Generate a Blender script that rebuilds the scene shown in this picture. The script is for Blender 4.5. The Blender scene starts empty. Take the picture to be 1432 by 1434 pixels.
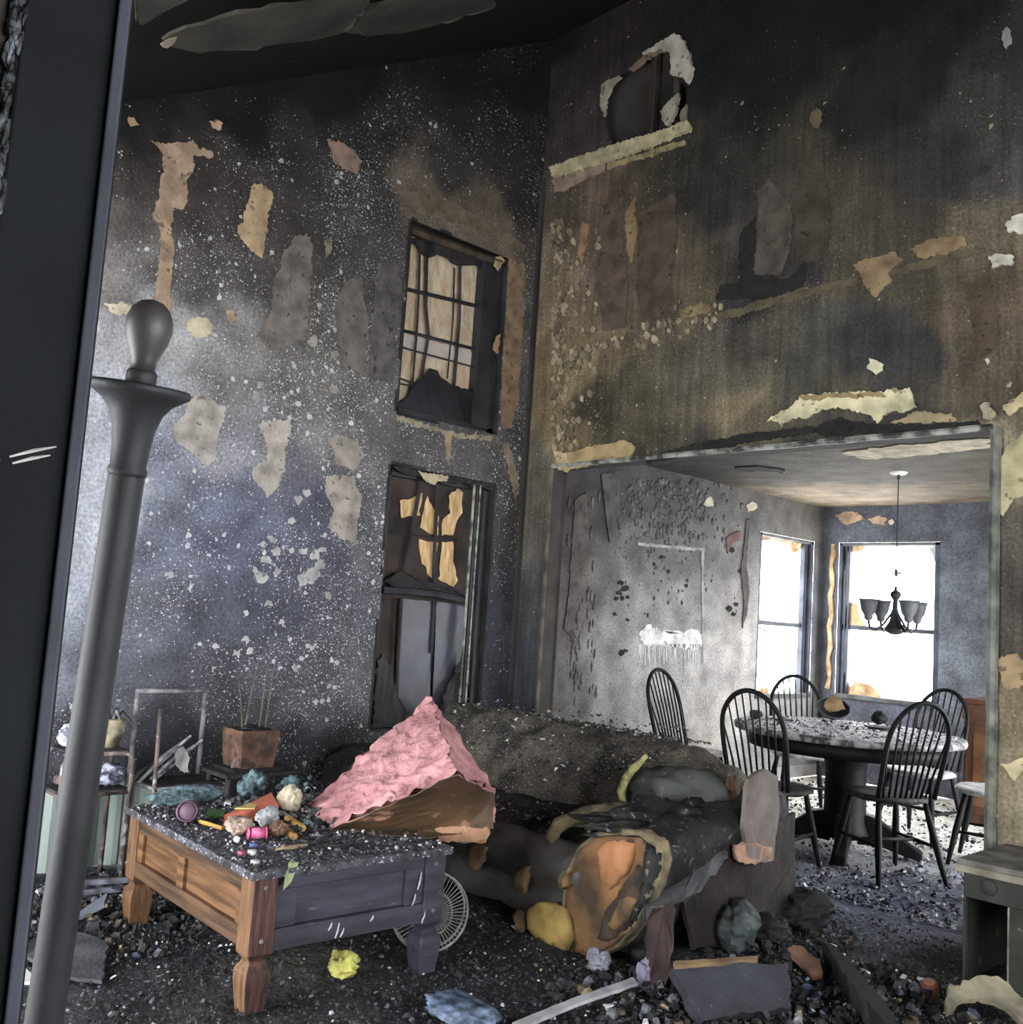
import bpy, bmesh, math, random
import numpy as np
from mathutils import Vector, Matrix, noise

# ------------------------------------------------------------------ camera, world, exposure
SC = bpy.context.scene
COL = SC.collection
PI = math.pi
F, W, H = 1380.0, 1432, 1434
YAW, PIT, ROL = math.radians(46.8), math.radians(5.9), math.radians(3.75)
FWD = Vector((-math.sin(YAW)*math.cos(PIT), math.cos(YAW)*math.cos(PIT), math.sin(PIT)))
R0 = Vector((math.cos(YAW), math.sin(YAW), 0)); U0 = R0.cross(FWD)
CR = math.cos(ROL)*R0 + math.sin(ROL)*U0
CU = math.cos(ROL)*U0 - math.sin(ROL)*R0
CAM = Vector((4.965, -4.764, 1.35))
cd = bpy.data.cameras.new('camera'); cam = bpy.data.objects.new('camera', cd); COL.objects.link(cam)
m3 = Matrix((CR, CU, -FWD)).transposed()
cam.matrix_world = Matrix.Translation(CAM) @ m3.to_4x4()
cd.sensor_fit = 'HORIZONTAL'; cd.sensor_width = 36.0; cd.lens = 36.0*F/W
cd.clip_start = 0.05; cd.clip_end = 200
SC.camera = cam

wd = bpy.data.worlds.new('world'); SC.world = wd; wd.use_nodes = True
bg = wd.node_tree.nodes['Background']
bg.inputs[0].default_value = (0.95, 0.975, 1.0, 1); bg.inputs[1].default_value = 13.0
SC.view_settings.view_transform = 'Standard'; SC.view_settings.look = 'None'
SC.view_settings.gamma = 1.0; SC.view_settings.use_curve_mapping = False
SC.view_settings.exposure = 0.38
rnd = random.Random(7)

# ------------------------------------------------------------------ helpers
def ray(px, py): return FWD + CR*((px-W/2)/F) - CU*((py-H/2)/F)
def onx(px, py, x=0.0): v = ray(px, py); return CAM + v*((x-CAM.x)/v.x)
def ony(px, py, y=0.0): v = ray(px, py); return CAM + v*((y-CAM.y)/v.y)
def onz(px, py, z=0.0): v = ray(px, py); return CAM + v*((z-CAM.z)/v.z)
def at(px, py, d): return CAM + ray(px, py)*d
CZ, CK = 5.57, 0.58                     # sloped ceiling z = CZ + CK*y
def onc(px, py, off=0.0):
    v = ray(px, py); t = (CZ-off + CK*CAM.y - CAM.z)/(v.z - CK*v.y); return CAM + v*t
def lin(c): c = c/255.0; return c/12.92 if c <= .04045 else ((c+.055)/1.055)**2.4
KA = 1.0
def S(r, g, b, k=None, sat=.80):
    k = KA if k is None else k; m_ = .3*r + .55*g + .15*b
    return tuple(min(.85, lin(max(0, m_ + (c - m_)*sat))*k) for c in (r, g, b))

MATS = {}
def mat(name, c1, c2=None, scale=8.0, rough=.85, bump=.0, bscale=30.0, spec=.3, stretch=None, metal=0.0, contrast=(.35,.65), c3=None, s3=40, t3=.62):
    if name in MATS: return MATS[name]
    m = bpy.data.materials.new(name); m.use_nodes = True; nt = m.node_tree; N = nt.nodes; L = nt.links
    p = N['Principled BSDF']; p.inputs['Roughness'].default_value = rough; p.inputs['Metallic'].default_value = metal
    p.inputs['Specular IOR Level'].default_value = spec
    c2 = c2 or tuple(x*.6 for x in c1)
    tc = N.new('ShaderNodeTexCoord'); src = tc.outputs['Object']
    if stretch:
        mp = N.new('ShaderNodeMapping'); mp.inputs['Scale'].default_value = stretch; L.new(src, mp.inputs[0]); src = mp.outputs[0]
    n = N.new('ShaderNodeTexNoise'); n.inputs['Scale'].default_value = scale; n.inputs['Detail'].default_value = 6; L.new(src, n.inputs['Vector'])
    r = N.new('ShaderNodeValToRGB'); r.color_ramp.elements[0].position = contrast[0]; r.color_ramp.elements[1].position = contrast[1]
    r.color_ramp.elements[0].color = (*c2, 1); r.color_ramp.elements[1].color = (*c1, 1); L.new(n.outputs['Fac'], r.inputs[0])
    out = r.outputs[0]
    if c3:
        n3 = N.new('ShaderNodeTexNoise'); n3.inputs['Scale'].default_value = s3; n3.inputs['Detail'].default_value = 4; L.new(src, n3.inputs['Vector'])
        r3 = N.new('ShaderNodeValToRGB'); r3.color_ramp.elements[0].position = t3; r3.color_ramp.elements[1].position = t3+.05
        L.new(n3.outputs['Fac'], r3.inputs[0])
        mx = N.new('ShaderNodeMixRGB'); L.new(r3.outputs[0], mx.inputs[0]); L.new(out, mx.inputs[1]); mx.inputs[2].default_value = (*c3, 1); out = mx.outputs[0]
    L.new(out, p.inputs['Base Color'])
    if bump:
        nb = N.new('ShaderNodeTexNoise'); nb.inputs['Scale'].default_value = bscale; nb.inputs['Detail'].default_value = 6; L.new(src, nb.inputs['Vector'])
        b = N.new('ShaderNodeBump'); b.inputs['Strength'].default_value = bump; b.inputs['Distance'].default_value = .01
        L.new(nb.outputs['Fac'], b.inputs['Height']); L.new(b.outputs[0], p.inputs['Normal'])
    MATS[name] = m; return m

def wallmat(name, fleck, s1=26, s2=75, bump=.5, fine=60, popcorn=0, streak=None, spec=.25):
    """soot-stained surface: stain colour and painted daylight from the mesh attribute, flake spots from voronoi cells (density = attribute alpha)"""
    m = bpy.data.materials.new(name); m.use_nodes = True; nt = m.node_tree; N = nt.nodes; L = nt.links
    p = N['Principled BSDF']; p.inputs['Roughness'].default_value = .8; p.inputs['Specular IOR Level'].default_value = spec
    a = N.new('ShaderNodeAttribute'); a.attribute_name = 'stain'
    tc = N.new('ShaderNodeTexCoord'); src = tc.outputs['Object']
    def nz(sc, det=6, st=None):
        v = src
        if st: mp = N.new('ShaderNodeMapping'); mp.inputs['Scale'].default_value = st; L.new(src, mp.inputs[0]); v = mp.outputs[0]
        n = N.new('ShaderNodeTexNoise'); n.inputs['Scale'].default_value = sc; n.inputs['Detail'].default_value = det; L.new(v, n.inputs['Vector']); return n.outputs['Fac']
    def mth(op, x, y=None, clamp=False):
        n = N.new('ShaderNodeMath'); n.operation = op; n.use_clamp = clamp
        for i, q in enumerate((x, y)):
            if q is None: continue
            if isinstance(q, (int, float)): n.inputs[i].default_value = q
            else: L.new(q, n.inputs[i])
        return n.outputs[0]
    def mr(x, a0, a1, b0, b1):
        n = N.new('ShaderNodeMapRange'); L.new(x, n.inputs[0])
        for i, q in enumerate((a0, a1, b0, b1)): n.inputs[i+1].default_value = q
        return n.outputs[0]
    g1 = mr(nz(5.0, 8), .3, .7, .62, 1.38); g2 = mr(nz(fine, 5), .3, .7, .65, 1.35)
    g = mth('MULTIPLY', g1, g2)
    if streak: g = mth('MULTIPLY', g, mr(nz(streak[0], 5, streak[1]), .3, .7, .7, 1.3))
    mul = N.new('ShaderNodeMixRGB'); mul.blend_type = 'MULTIPLY'; mul.inputs[0].default_value = 1
    L.new(a.outputs['Color'], mul.inputs[1])
    cmb = N.new('ShaderNodeCombineColor'); [L.new(g, cmb.inputs[i]) for i in range(3)]; L.new(cmb.outputs[0], mul.inputs[2])
    cl = mr(nz(2.2, 4), .36, .66, .25, 1.5)
    def dots(sc, dens_k, rmax):
        v = N.new('ShaderNodeTexVoronoi'); v.inputs['Scale'].default_value = sc
        wn = N.new('ShaderNodeTexNoise'); wn.inputs['Scale'].default_value = sc*1.6; wn.inputs['Detail'].default_value = 3; L.new(src, wn.inputs['Vector'])
        ad = N.new('ShaderNodeVectorMath'); ad.operation = 'MULTIPLY_ADD'; L.new(wn.outputs['Color'], ad.inputs[0]); ad.inputs[1].default_value = (.6/sc,)*3; L.new(src, ad.inputs[2])
        L.new(ad.outputs[0], v.inputs['Vector'])
        sp = N.new('ShaderNodeSeparateColor'); L.new(v.outputs['Color'], sp.inputs[0])
        on = mth('LESS_THAN', sp.outputs[0], mth('MULTIPLY', mth('MULTIPLY', a.outputs['Alpha'], cl), dens_k))
        rr = mth('MULTIPLY', mth('POWER', sp.outputs[1], 2.0), rmax); rr = mth('ADD', rr, .1)
        inside = mth('LESS_THAN', v.outputs['Distance'], rr)
        return mth('MULTIPLY', on, inside)
    dd = mth('MAXIMUM', dots(s1, .40, .33), mth('MAXIMUM', dots(s2, .8, .32), dots(s2*2.1, .8, .30)))
    mx = N.new('ShaderNodeMixRGB'); L.new(mth('MULTIPLY', dd, mr(nz(9.0, 3), .3, .7, .45, .9)), mx.inputs[0]); L.new(mul.outputs[0], mx.inputs[1]); mx.inputs[2].default_value = (*fleck, 1)
    L.new(mx.outputs[0], p.inputs['Base Color'])
    h = mth('ADD', mth('MULTIPLY', nz(fine*1.5, 6), .5), mth('MULTIPLY', dd, .5))
    if popcorn: h = mth('ADD', h, mth('MULTIPLY', nz(popcorn, 2), 2.0))
    b = N.new('ShaderNodeBump'); b.inputs['Strength'].default_value = bump; b.inputs['Distance'].default_value = .008
    L.new(h, b.inputs['Height']); L.new(b.outputs[0], p.inputs['Normal'])
    MATS[name] = m; return m

def link(o, parent=None):
    COL.objects.link(o)
    if parent is not None: o.parent = parent
    return o
def obj(name, bm, m, parent=None, smooth=False, bevel=0, loc=None):
    me = bpy.data.meshes.new(name)
    bmesh.ops.recalc_face_normals(bm, faces=bm.faces[:])
    bm.to_mesh(me); bm.free()
    for mm in (m if isinstance(m, (list, tuple)) else [m]): me.materials.append(mm)
    if smooth: me.polygons.foreach_set('use_smooth', [True]*len(me.polygons))
    o = bpy.data.objects.new(name, me); link(o, parent)
    if bevel:
        md = o.modifiers.new('bevel', 'BEVEL'); md.width = bevel; md.segments = 2; md.limit_method = 'ANGLE'
    if loc is not None: o.location = loc
    return o
def tag(o, label, cat, group=None, kind=None):
    o['label'] = label; o['category'] = cat
    if group: o['group'] = group
    if kind: o['kind'] = kind
    return o
def thing(name, label, cat, loc=(0,0,0), rz=0, group=None):
    o = bpy.data.objects.new(name, None); o.empty_display_size = .1; link(o); o.location = loc; o.rotation_euler = (0,0,rz)
    return tag(o, label, cat, group)
def struct(o): o['kind'] = 'structure'; return o
def dup(o, parent=None):
    c = o.copy(); link(c, parent)
    for ch in list(o.children): dup(ch, c)
    return c

def box(bm, c, s, rot=None, mi=0):
    x, y, z = (q/2 for q in s); M = Matrix.Translation(Vector(c)) @ (rot.to_4x4() if rot is not None else Matrix())
    vs = [bm.verts.new(M @ Vector((i*x, j*y, k*z))) for i in (-1,1) for j in (-1,1) for k in (-1,1)]
    fs = [bm.faces.new([vs[q] for q in f]) for f in ((0,1,3,2),(4,6,7,5),(0,4,5,1),(2,3,7,6),(0,2,6,4),(1,5,7,3))]
    for f in fs: f.material_index = mi
    return vs
def box2(bm, a, b): return box(bm, [(a[i]+b[i])/2 for i in range(3)], [abs(b[i]-a[i]) for i in range(3)])
def tube(bm, pts, r, seg=8, cap=True):
    pts = [Vector(p) for p in pts]; n = len(pts); rs = r if isinstance(r, (list, tuple)) else [r]*n; rings = []; prev = None
    for i, p in enumerate(pts):
        t = (pts[min(i+1, n-1)]-pts[max(i-1, 0)]).normalized()
        if prev is None: a = Vector((0,0,1)) if abs(t.z) < .9 else Vector((1,0,0)); u = t.cross(a).normalized()
        else: u = (prev - t*prev.dot(t)).normalized()
        prev = u; v = t.cross(u)
        rings.append([bm.verts.new(p + (u*math.cos(k*2*PI/seg) + v*math.sin(k*2*PI/seg))*rs[i]) for k in range(seg)])
    for a, b in zip(rings, rings[1:]):
        for k in range(seg): bm.faces.new((a[k], a[(k+1)%seg], b[(k+1)%seg], b[k]))
    if cap: bm.faces.new(rings[0][::-1]); bm.faces.new(rings[-1])
def lathe(bm, prof, seg=24, M=None):
    M = M or Matrix(); rings = []
    for r, z in prof: rings.append([bm.verts.new(M @ Vector((max(r,1e-4)*math.cos(k*2*PI/seg), max(r,1e-4)*math.sin(k*2*PI/seg), z))) for k in range(seg)])
    for a, b in zip(rings, rings[1:]):
        for k in range(seg): bm.faces.new((a[k], a[(k+1)%seg], b[(k+1)%seg], b[k]))
    bm.faces.new(rings[0][::-1]); bm.faces.new(rings[-1])
def rough(pts, seg=.025, amp=.008, seed=0):
    """outline cut into short steps and frayed at two scales"""
    r = random.Random(seed); out = []; n = len(pts)
    for i in range(n):
        a, b = Vector(pts[i]), Vector(pts[(i+1)%n]); k = max(1, int((b-a).length/seg))
        for j in range(k):
            q = a.lerp(b, j/k)
            out.append(q + noise.noise_vector(q*18 + Vector((seed, 0, 0)))*amp*1.6 + Vector([r.uniform(-1,1)*amp for _ in range(3)]))
    return out
def slab(bm, pts, nrm, t):
    """closed outline -> plate of thickness t along nrm"""
    nrm = Vector(nrm); pts = [Vector(p) for p in pts]
    a = [bm.verts.new(p) for p in pts]; b = [bm.verts.new(p + nrm*t) for p in pts]
    bm.faces.new(a[::-1]); bm.faces.new(b)
    n = len(pts)
    for i in range(n): bm.faces.new((a[i], a[(i+1)%n], b[(i+1)%n], b[i]))
def jitter(bm, amp, sc=3.0, seed=0, along=None):
    for v in bm.verts:
        q = v.co*sc + Vector((seed*7.3, seed*3.1, seed))
        d = noise.noise_vector(q) + .5*noise.noise_vector(q*2.3) + .25*noise.noise_vector(q*5.1)
        v.co += d*amp
def subdiv(bm, n=1, smooth=0.0):
    bmesh.ops.subdivide_edges(bm, edges=bm.edges[:], cuts=n, use_grid_fill=True, smooth=smooth)
def blob(bm, c, s, amp=.15, sub=3, seed=0, sc=1.6):
    g = bmesh.ops.create_icosphere(bm, subdivisions=sub, radius=1.0)
    for v in g['verts']:
        q = v.co*sc + Vector((seed*5.7, seed*2.2, seed*1.3))
        k = 1 + amp*(noise.noise(q)*1.6 + .6*noise.noise(q*2.7))
        v.co = Vector(c) + Vector((v.co.x*s[0]*k, v.co.y*s[1]*k, v.co.z*s[2]*k))
def flat_z(z, pts, seg, amp, seed): return [Vector((p.x, p.y, z)) for p in rough(pts, seg, amp, seed)]
def crumple(bm, c, s, amp, seed):
    """wadded lump with sharp folds"""
    g = bmesh.ops.create_icosphere(bm, subdivisions=4, radius=1.0); o = Vector((seed*5.7, seed*2.2, seed*1.3))
    for v in g['verts']:
        q = v.co.copy(); k = 1 + amp*(.35*noise.noise(q*1.1+o) - .55*abs(noise.noise(q*2.0+o)) - .40*abs(noise.noise(q*4.2+o)) - .18*abs(noise.noise(q*9+o)) + .22)
        v.co = Vector(c) + Vector((q.x*s[0]*k, q.y*s[1]*k, q.z*s[2]*k))
def loft(bm, rings, closed=True, cap=True):
    vs = [[bm.verts.new(p) for p in r] for r in rings]; n = len(rings[0])
    for a, b in zip(vs, vs[1:]):
        for k in range(n if closed else n-1): bm.faces.new((a[k], a[(k+1)%n], b[(k+1)%n], b[k]))
    if cap and closed: bm.faces.new(vs[0][::-1]); bm.faces.new(vs[-1])
def new(): return bmesh.new()

# ------------------------------------------------------------------ stained grids
def vnoise(u, v, seed):
    def h(i, j): x = np.sin(i*127.1 + j*311.7 + seed*74.7)*43758.5453; return x - np.floor(x)
    i, j = np.floor(u), np.floor(v); f, g = u-i, v-j; f = f*f*(3-2*f); g = g*g*(3-2*g)
    return (h(i,j)*(1-f)+h(i+1,j)*f)*(1-g) + (h(i,j+1)*(1-f)+h(i+1,j+1)*f)*g
def fbm(u, v, seed, o=5): return sum(vnoise(u*2**k, v*2**k, seed+k)*.5**k for k in range(o))/sum(.5**k for k in range(o))
def stained(name, us, vs, to3, ctrl, m, parent=None, holes=(), bumpf=None, warp=.26, seed=1, power=2.6):
    """grid over us x vs, coloured by control points (u,v,(rgb),fleck); holes = predicates on cell centres"""
    U, V = np.meshgrid(us, vs, indexing='ij'); nu, nv = U.shape
    wu = U + (fbm(U*1.7, V*1.7, seed)-.5)*warp*2 + (fbm(U*9, V*9, seed+40)-.5)*warp*.8
    wv = V + (fbm(U*1.7, V*1.7, seed+20)-.5)*warp*2 + (fbm(U*9, V*9, seed+60)-.5)*warp*.8
    num = np.zeros((nu, nv, 4)); den = np.zeros((nu, nv))
    for (cu, cv, c, f) in ctrl:
        w = 1.0/((wu-cu)**2 + (wv-cv)**2 + .004)**power
        num += w[..., None]*np.array([*c, f]); den += w
    C = num/den[..., None]
    X = to3(U, V)
    co = np.stack(X, -1).reshape(-1, 3)
    uc, vc = (us[:-1]+us[1:])/2, (vs[:-1]+vs[1:])/2
    faces = []
    for i in range(nu-1):
        for j in range(nv-1):
            if any(h(uc[i], vc[j]) for h in holes): continue
            a = i*nv+j; faces.append((a, a+nv, a+nv+1, a+1))
    me = bpy.data.meshes.new(name); me.from_pydata(co.tolist(), [], faces)
    at_ = me.color_attributes.new('stain', 'FLOAT_COLOR', 'POINT'); at_.data.foreach_set('color', np.clip(C, 0, .9).reshape(-1).astype(np.float32))
    me.materials.append(m); me.polygons.foreach_set('use_smooth', [True]*len(me.polygons)); me.update()
    o = bpy.data.objects.new(name, me); link(o, parent); return o
def axis(a, b, step, extra=()):
    xs = set(np.round(np.linspace(a, b, int((b-a)/step)+1), 4).tolist()) | {round(e, 4) for e in extra}
    return np.array(sorted(xs))
def rect(u0, u1, v0, v1): return lambda u, v: u0 < u < u1 and v0 < v < v1
def inpoly(poly):
    def f(u, v):
        c = False; n = len(poly)
        for i in range(n):
            x1, y1 = poly[i]; x2, y2 = poly[(i+1)%n]
            if (y1 > v) != (y2 > v) and u < (x2-x1)*(v-y1)/(y2-y1)+x1: c = not c
        return c
    return f

# ------------------------------------------------------------------ the setting: walls
char = mat('char_black', (.022,.022,.024), (.008,.008,.009), 20, .75, .8, 60)
charw = mat('charred_wood', (.045,.04,.04), (.012,.011,.012), 14, .7, .7, 40, stretch=(1,1,.2))
trimdark = mat('sooty_trim', (.035,.036,.04), (.015,.015,.018), 6, .6, .25, 50)
m_left = wallmat('soot_wall_daylit', S(205,205,205), 24, 70, .5)
m_right = wallmat('soot_wall_warm', S(175,155,118), 20, 60, .5, streak=(6, (4,4,.25)))
m_din = wallmat('smoke_grey_daylit', S(60,58,56), 30, 90, .3, spec=.3)
m_far = wallmat('smoke_blue_daylit', S(150,150,150), 40, 120, .2)
m_ceil = wallmat('charred_ceiling', S(60,58,50), 20, 60, .5)
m_pop = wallmat('popcorn_ceiling', S(150,140,120), 60, 150, 1.0, popcorn=110)

W1 = (-1.147, -.287, 2.565, 3.82); W2 = (-1.155, -.268, .60, 2.23)
def cps(lst, plane, uv, sat=.75):
    out = []
    for (px, py, rgb, f) in lst:
        p = plane(px, py); g_ = sum(rgb)/3.0; rgb = [g_ + (c - g_)*sat for c in rgb]; out.append((*uv(p), S(*rgb, 1.15, 1.0), f))
    return out
L_ctrl = cps([  # pale bluish points at the left paint daylight over the soot
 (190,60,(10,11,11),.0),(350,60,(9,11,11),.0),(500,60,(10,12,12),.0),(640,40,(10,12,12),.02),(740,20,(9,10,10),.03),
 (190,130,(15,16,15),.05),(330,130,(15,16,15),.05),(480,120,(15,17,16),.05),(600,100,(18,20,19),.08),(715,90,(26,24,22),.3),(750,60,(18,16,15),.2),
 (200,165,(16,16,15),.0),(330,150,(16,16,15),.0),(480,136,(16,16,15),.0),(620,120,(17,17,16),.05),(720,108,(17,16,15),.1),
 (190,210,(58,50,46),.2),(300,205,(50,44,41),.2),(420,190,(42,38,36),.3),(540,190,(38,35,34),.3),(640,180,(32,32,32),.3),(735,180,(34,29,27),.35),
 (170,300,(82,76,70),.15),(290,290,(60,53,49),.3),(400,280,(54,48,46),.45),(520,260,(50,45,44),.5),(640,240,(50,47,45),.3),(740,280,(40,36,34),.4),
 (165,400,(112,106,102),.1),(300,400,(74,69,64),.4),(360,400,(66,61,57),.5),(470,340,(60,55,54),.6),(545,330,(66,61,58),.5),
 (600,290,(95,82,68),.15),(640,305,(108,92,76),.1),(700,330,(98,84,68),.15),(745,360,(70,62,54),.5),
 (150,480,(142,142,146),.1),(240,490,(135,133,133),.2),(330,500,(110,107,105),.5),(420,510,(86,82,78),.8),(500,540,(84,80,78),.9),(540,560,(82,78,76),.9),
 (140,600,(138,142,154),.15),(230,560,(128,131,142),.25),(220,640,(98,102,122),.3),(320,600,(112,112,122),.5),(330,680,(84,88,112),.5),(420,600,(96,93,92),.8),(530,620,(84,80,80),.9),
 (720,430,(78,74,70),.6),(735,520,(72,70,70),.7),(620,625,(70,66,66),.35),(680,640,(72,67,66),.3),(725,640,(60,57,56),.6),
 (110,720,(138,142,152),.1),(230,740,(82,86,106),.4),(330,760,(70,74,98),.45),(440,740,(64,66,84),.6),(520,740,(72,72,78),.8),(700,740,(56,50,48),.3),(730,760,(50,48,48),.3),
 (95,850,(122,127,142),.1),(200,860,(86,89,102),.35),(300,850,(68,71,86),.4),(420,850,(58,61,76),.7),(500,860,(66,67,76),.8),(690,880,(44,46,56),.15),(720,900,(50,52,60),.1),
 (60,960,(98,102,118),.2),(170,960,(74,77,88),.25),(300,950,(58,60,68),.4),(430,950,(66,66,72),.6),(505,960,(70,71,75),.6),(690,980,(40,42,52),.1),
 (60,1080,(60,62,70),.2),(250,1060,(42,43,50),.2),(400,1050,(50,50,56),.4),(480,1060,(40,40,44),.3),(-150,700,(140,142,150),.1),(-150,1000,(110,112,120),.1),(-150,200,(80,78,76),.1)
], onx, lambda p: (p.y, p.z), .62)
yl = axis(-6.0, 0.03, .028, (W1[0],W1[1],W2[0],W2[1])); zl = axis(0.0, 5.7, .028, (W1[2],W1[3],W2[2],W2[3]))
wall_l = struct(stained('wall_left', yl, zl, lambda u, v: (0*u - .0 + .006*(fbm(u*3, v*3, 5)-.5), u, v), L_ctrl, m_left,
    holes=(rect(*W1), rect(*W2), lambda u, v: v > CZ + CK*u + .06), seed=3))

OPX0, OPX1, OPZ = .285, 3.165, 2.36
hole_px = [(848,125),(858,112),(878,100),(905,80),(938,72),(942,108),(960,118),(962,150),(955,178),(920,192),(860,214),(852,190),(847,160)]
hole_uv = [(ony(*p).x, ony(*p).z) for p in hole_px]
R_ctrl = cps([
 (780,40,(12,11,10),.0),(860,20,(34,29,26),.1),(960,20,(22,20,19),.05),(1050,30,(14,16,16),.0),(1200,30,(12,14,13),.0),(1330,30,(18,22,20),.05),(1425,60,(36,40,38),.3),
 (785,120,(38,34,31),.2),(800,180,(48,43,40),.3),(835,190,(46,41,38),.2),(1000,120,(16,19,18),.03),(1100,110,(18,21,19),.15),(1200,120,(26,27,24),.1),(1300,120,(22,24,22),.0),(1400,150,(50,50,46),.3),
 (775,290,(78,68,56),.5),(800,300,(66,57,47),.6),(845,300,(84,70,58),.2),(870,330,(76,64,52),.2),(900,300,(62,54,42),.4),(950,260,(50,46,38),.4),(990,260,(36,35,30),.1),
 (785,400,(96,82,62),.95),(800,440,(102,88,66),.95),(850,400,(86,71,58),.2),(870,450,(84,70,56),.2),(920,400,(74,64,50),.35),(960,360,(72,63,48),.35),(965,430,(84,74,54),.4),
 (1000,330,(60,54,46),.1),(1030,300,(46,43,38),.05),(1030,370,(44,42,40),.05),(1090,280,(60,54,46),.05),(1140,170,(50,46,36),.1),(1150,300,(66,58,46),.05),(1200,300,(60,54,44),.05),(1260,250,(48,44,38),.0),(1330,260,(44,42,38),.0),(1400,260,(64,61,58),.3),
 (1050,400,(34,33,32),.3),(1110,400,(38,36,34),.3),(1180,390,(70,62,46),.3),(1290,380,(62,56,42),.3),(1390,340,(90,80,60),.3),(1380,420,(80,68,50),.1),(1390,500,(74,64,48),.1),
 (780,500,(104,88,60),.95),(830,480,(112,98,68),.7),(880,470,(90,78,54),.6),(930,460,(70,64,50),.5),(1000,460,(66,62,52),.7),(1060,430,(62,58,50),.5),(1110,420,(74,67,54),.3),(1170,430,(62,60,54),.05),
 (1200,470,(46,46,46),.0),(1280,450,(44,43,42),.0),(1340,480,(46,45,43),.0),(1130,490,(60,59,52),.05),(1050,500,(74,70,56),.1),(960,520,(76,72,58),.2),(880,530,(62,57,42),.5),(850,570,(48,44,34),.6),(900,580,(70,64,46),.5),(785,590,(110,92,62),.8),(820,600,(92,78,54),.4),(960,570,(78,72,54),.15),(1040,540,(108,94,68),.05),(1060,580,(80,72,52),.05),(1180,530,(66,60,48),.0),(1300,530,(54,49,42),.0),(1400,560,(70,62,46),.1),
 (900,640,(52,48,40),.2),(1000,625,(56,54,48),.2),(1150,600,(40,40,38),.1),(1300,592,(44,42,38),.1),
 (748,700,(76,71,60),.4),(760,760,(70,66,58),.3),(745,850,(58,57,56),.1),(740,960,(50,51,56),.0),
 (1415,620,(120,110,84),.1),(1415,760,(66,60,52),.2),(1415,860,(58,52,46),.2),(1415,1000,(96,84,62),.1),(1415,1120,(110,100,76),.1),(1550,600,(50,46,40),.1),(1550,1000,(70,64,52),.1),(1550,200,(40,40,38),.1)
], ony, lambda p: (p.x, p.z))
xr = axis(-.03, 6.6, .028, (OPX0, OPX1)); zr = axis(0.0, 5.75, .028, (OPZ,))
wall_r = struct(stained('wall_right', xr, zr, lambda u, v: (u, 0*u + .006*(fbm(u*3, v*3, 8)-.5), v), R_ctrl, m_right,
    holes=(rect(OPX0, OPX1, -1, OPZ), inpoly(hole_uv)), seed=11))
# partition core behind the plasterboard, studs in the burnt hole
bm = new(); box2(bm, (-.05,.095,0), (OPX0,.13,2.7)); box2(bm, (-.05,.095,OPZ), (6.6,.13,5.6)); box2(bm, (OPX1,.095,0), (6.6,.13,OPZ))
core = struct(obj('wall_partition', bm, mat('cavity_board', S(52,48,44), S(30,27,25), 3, .9, .3, 20)))
for sx in (.93, 1.13):
    bm = new(); box2(bm, (sx,.03,4.3), (sx+.045,.094,5.45)); obj('stud', bm, mat('scorched_stud', S(70,62,54), S(40,34,30), 5, .9, .4, 30, stretch=(4,4,.4)), wall_r)
bm = new(); box2(bm, (.62,.03,4.3), (1.34,.09,4.34)); obj('nailer', bm, MATS['scorched_stud'], wall_r)
# reveals of the wide opening
rev = mat('reveal_board', S(70,66,60), S(45,42,40), 4, .85, .4, 30)
bm = new(); box2(bm, (OPX0-.012,.004,0), (OPX0,.13,OPZ)); box2(bm, (OPX1,.004,0), (OPX1+.012,.13,OPZ)); box2(bm, (OPX0,.004,OPZ), (OPX1,.13,OPZ+.012)); obj('opening_reveal', bm, rev, wall_r)
# metal corner bead along the header and the right jamb
bead = mat('corner_bead', S(150,150,140), S(50,50,48), 12, .55, .5, 40, spec=.5, contrast=(.4,.6))
bm = new(); tube(bm, [(OPX0+i*(OPX1-OPX0)/30, -.012, OPZ+.012+.008*noise.noise(Vector((i*.7,0,0)))) for i in range(31)], .017, 6); struct(obj('trim_1', bm, bead))
jam = mat('jamb_bead', S(120,122,110), S(66,68,62), 10, .7, .5, 40)
bm = new(); tube(bm, [(OPX1+.02+.006*noise.noise(Vector((0,i*.6,3))), -.015, 2.36-i*2.36/30) for i in range(31)], .026, 8); struct(obj('trim_2', bm, jam))
# corner board on the short return beside the opening
bm = new(); box2(bm, (.262,-.012,0), (.283,.004,OPZ)); struct(obj('trim_3', bm, mat('tan_edge', S(110,100,84), S(60,55,48), 8, .8, .3)))
bm = new(); box2(bm, (.0,-.028,0), (.03,.0,4.5)); obj('corner_strip', bm, mat('corner_soot', S(58,55,52), S(34,32,31), 4, .8, .4, 30, stretch=(3,3,.5)), wall_r)

# walls out of frame: hall wall added to shield casing and post from light, back wall with a wide garden door, far end wall
bm = new(); box2(bm, (3.25,-5.95,0), (3.33,-4.66,3.0)); struct(obj('wall_hall_shield', bm, rev))
bm = new(); box2(bm, (3.3,-5.95,0), (6.65,-5.88,2.3)); box2(bm, (0,-5.95,2.05), (3.3,-5.88,2.3)); struct(obj('wall_back', bm, rev))
bm = new(); box2(bm, (6.6,-5.95,0), (6.67,-4.6,5.7)); box2(bm, (6.6,-1.0,0), (6.67,.13,5.7)); box2(bm, (6.6,-4.6,2.2), (6.67,-1.0,5.7)); box2(bm, (6.6,-4.6,0), (6.67,-1.0,.75)); struct(obj('wall_end', bm, rev))  # unseen opening in this wall, added to let in fill light

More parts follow.
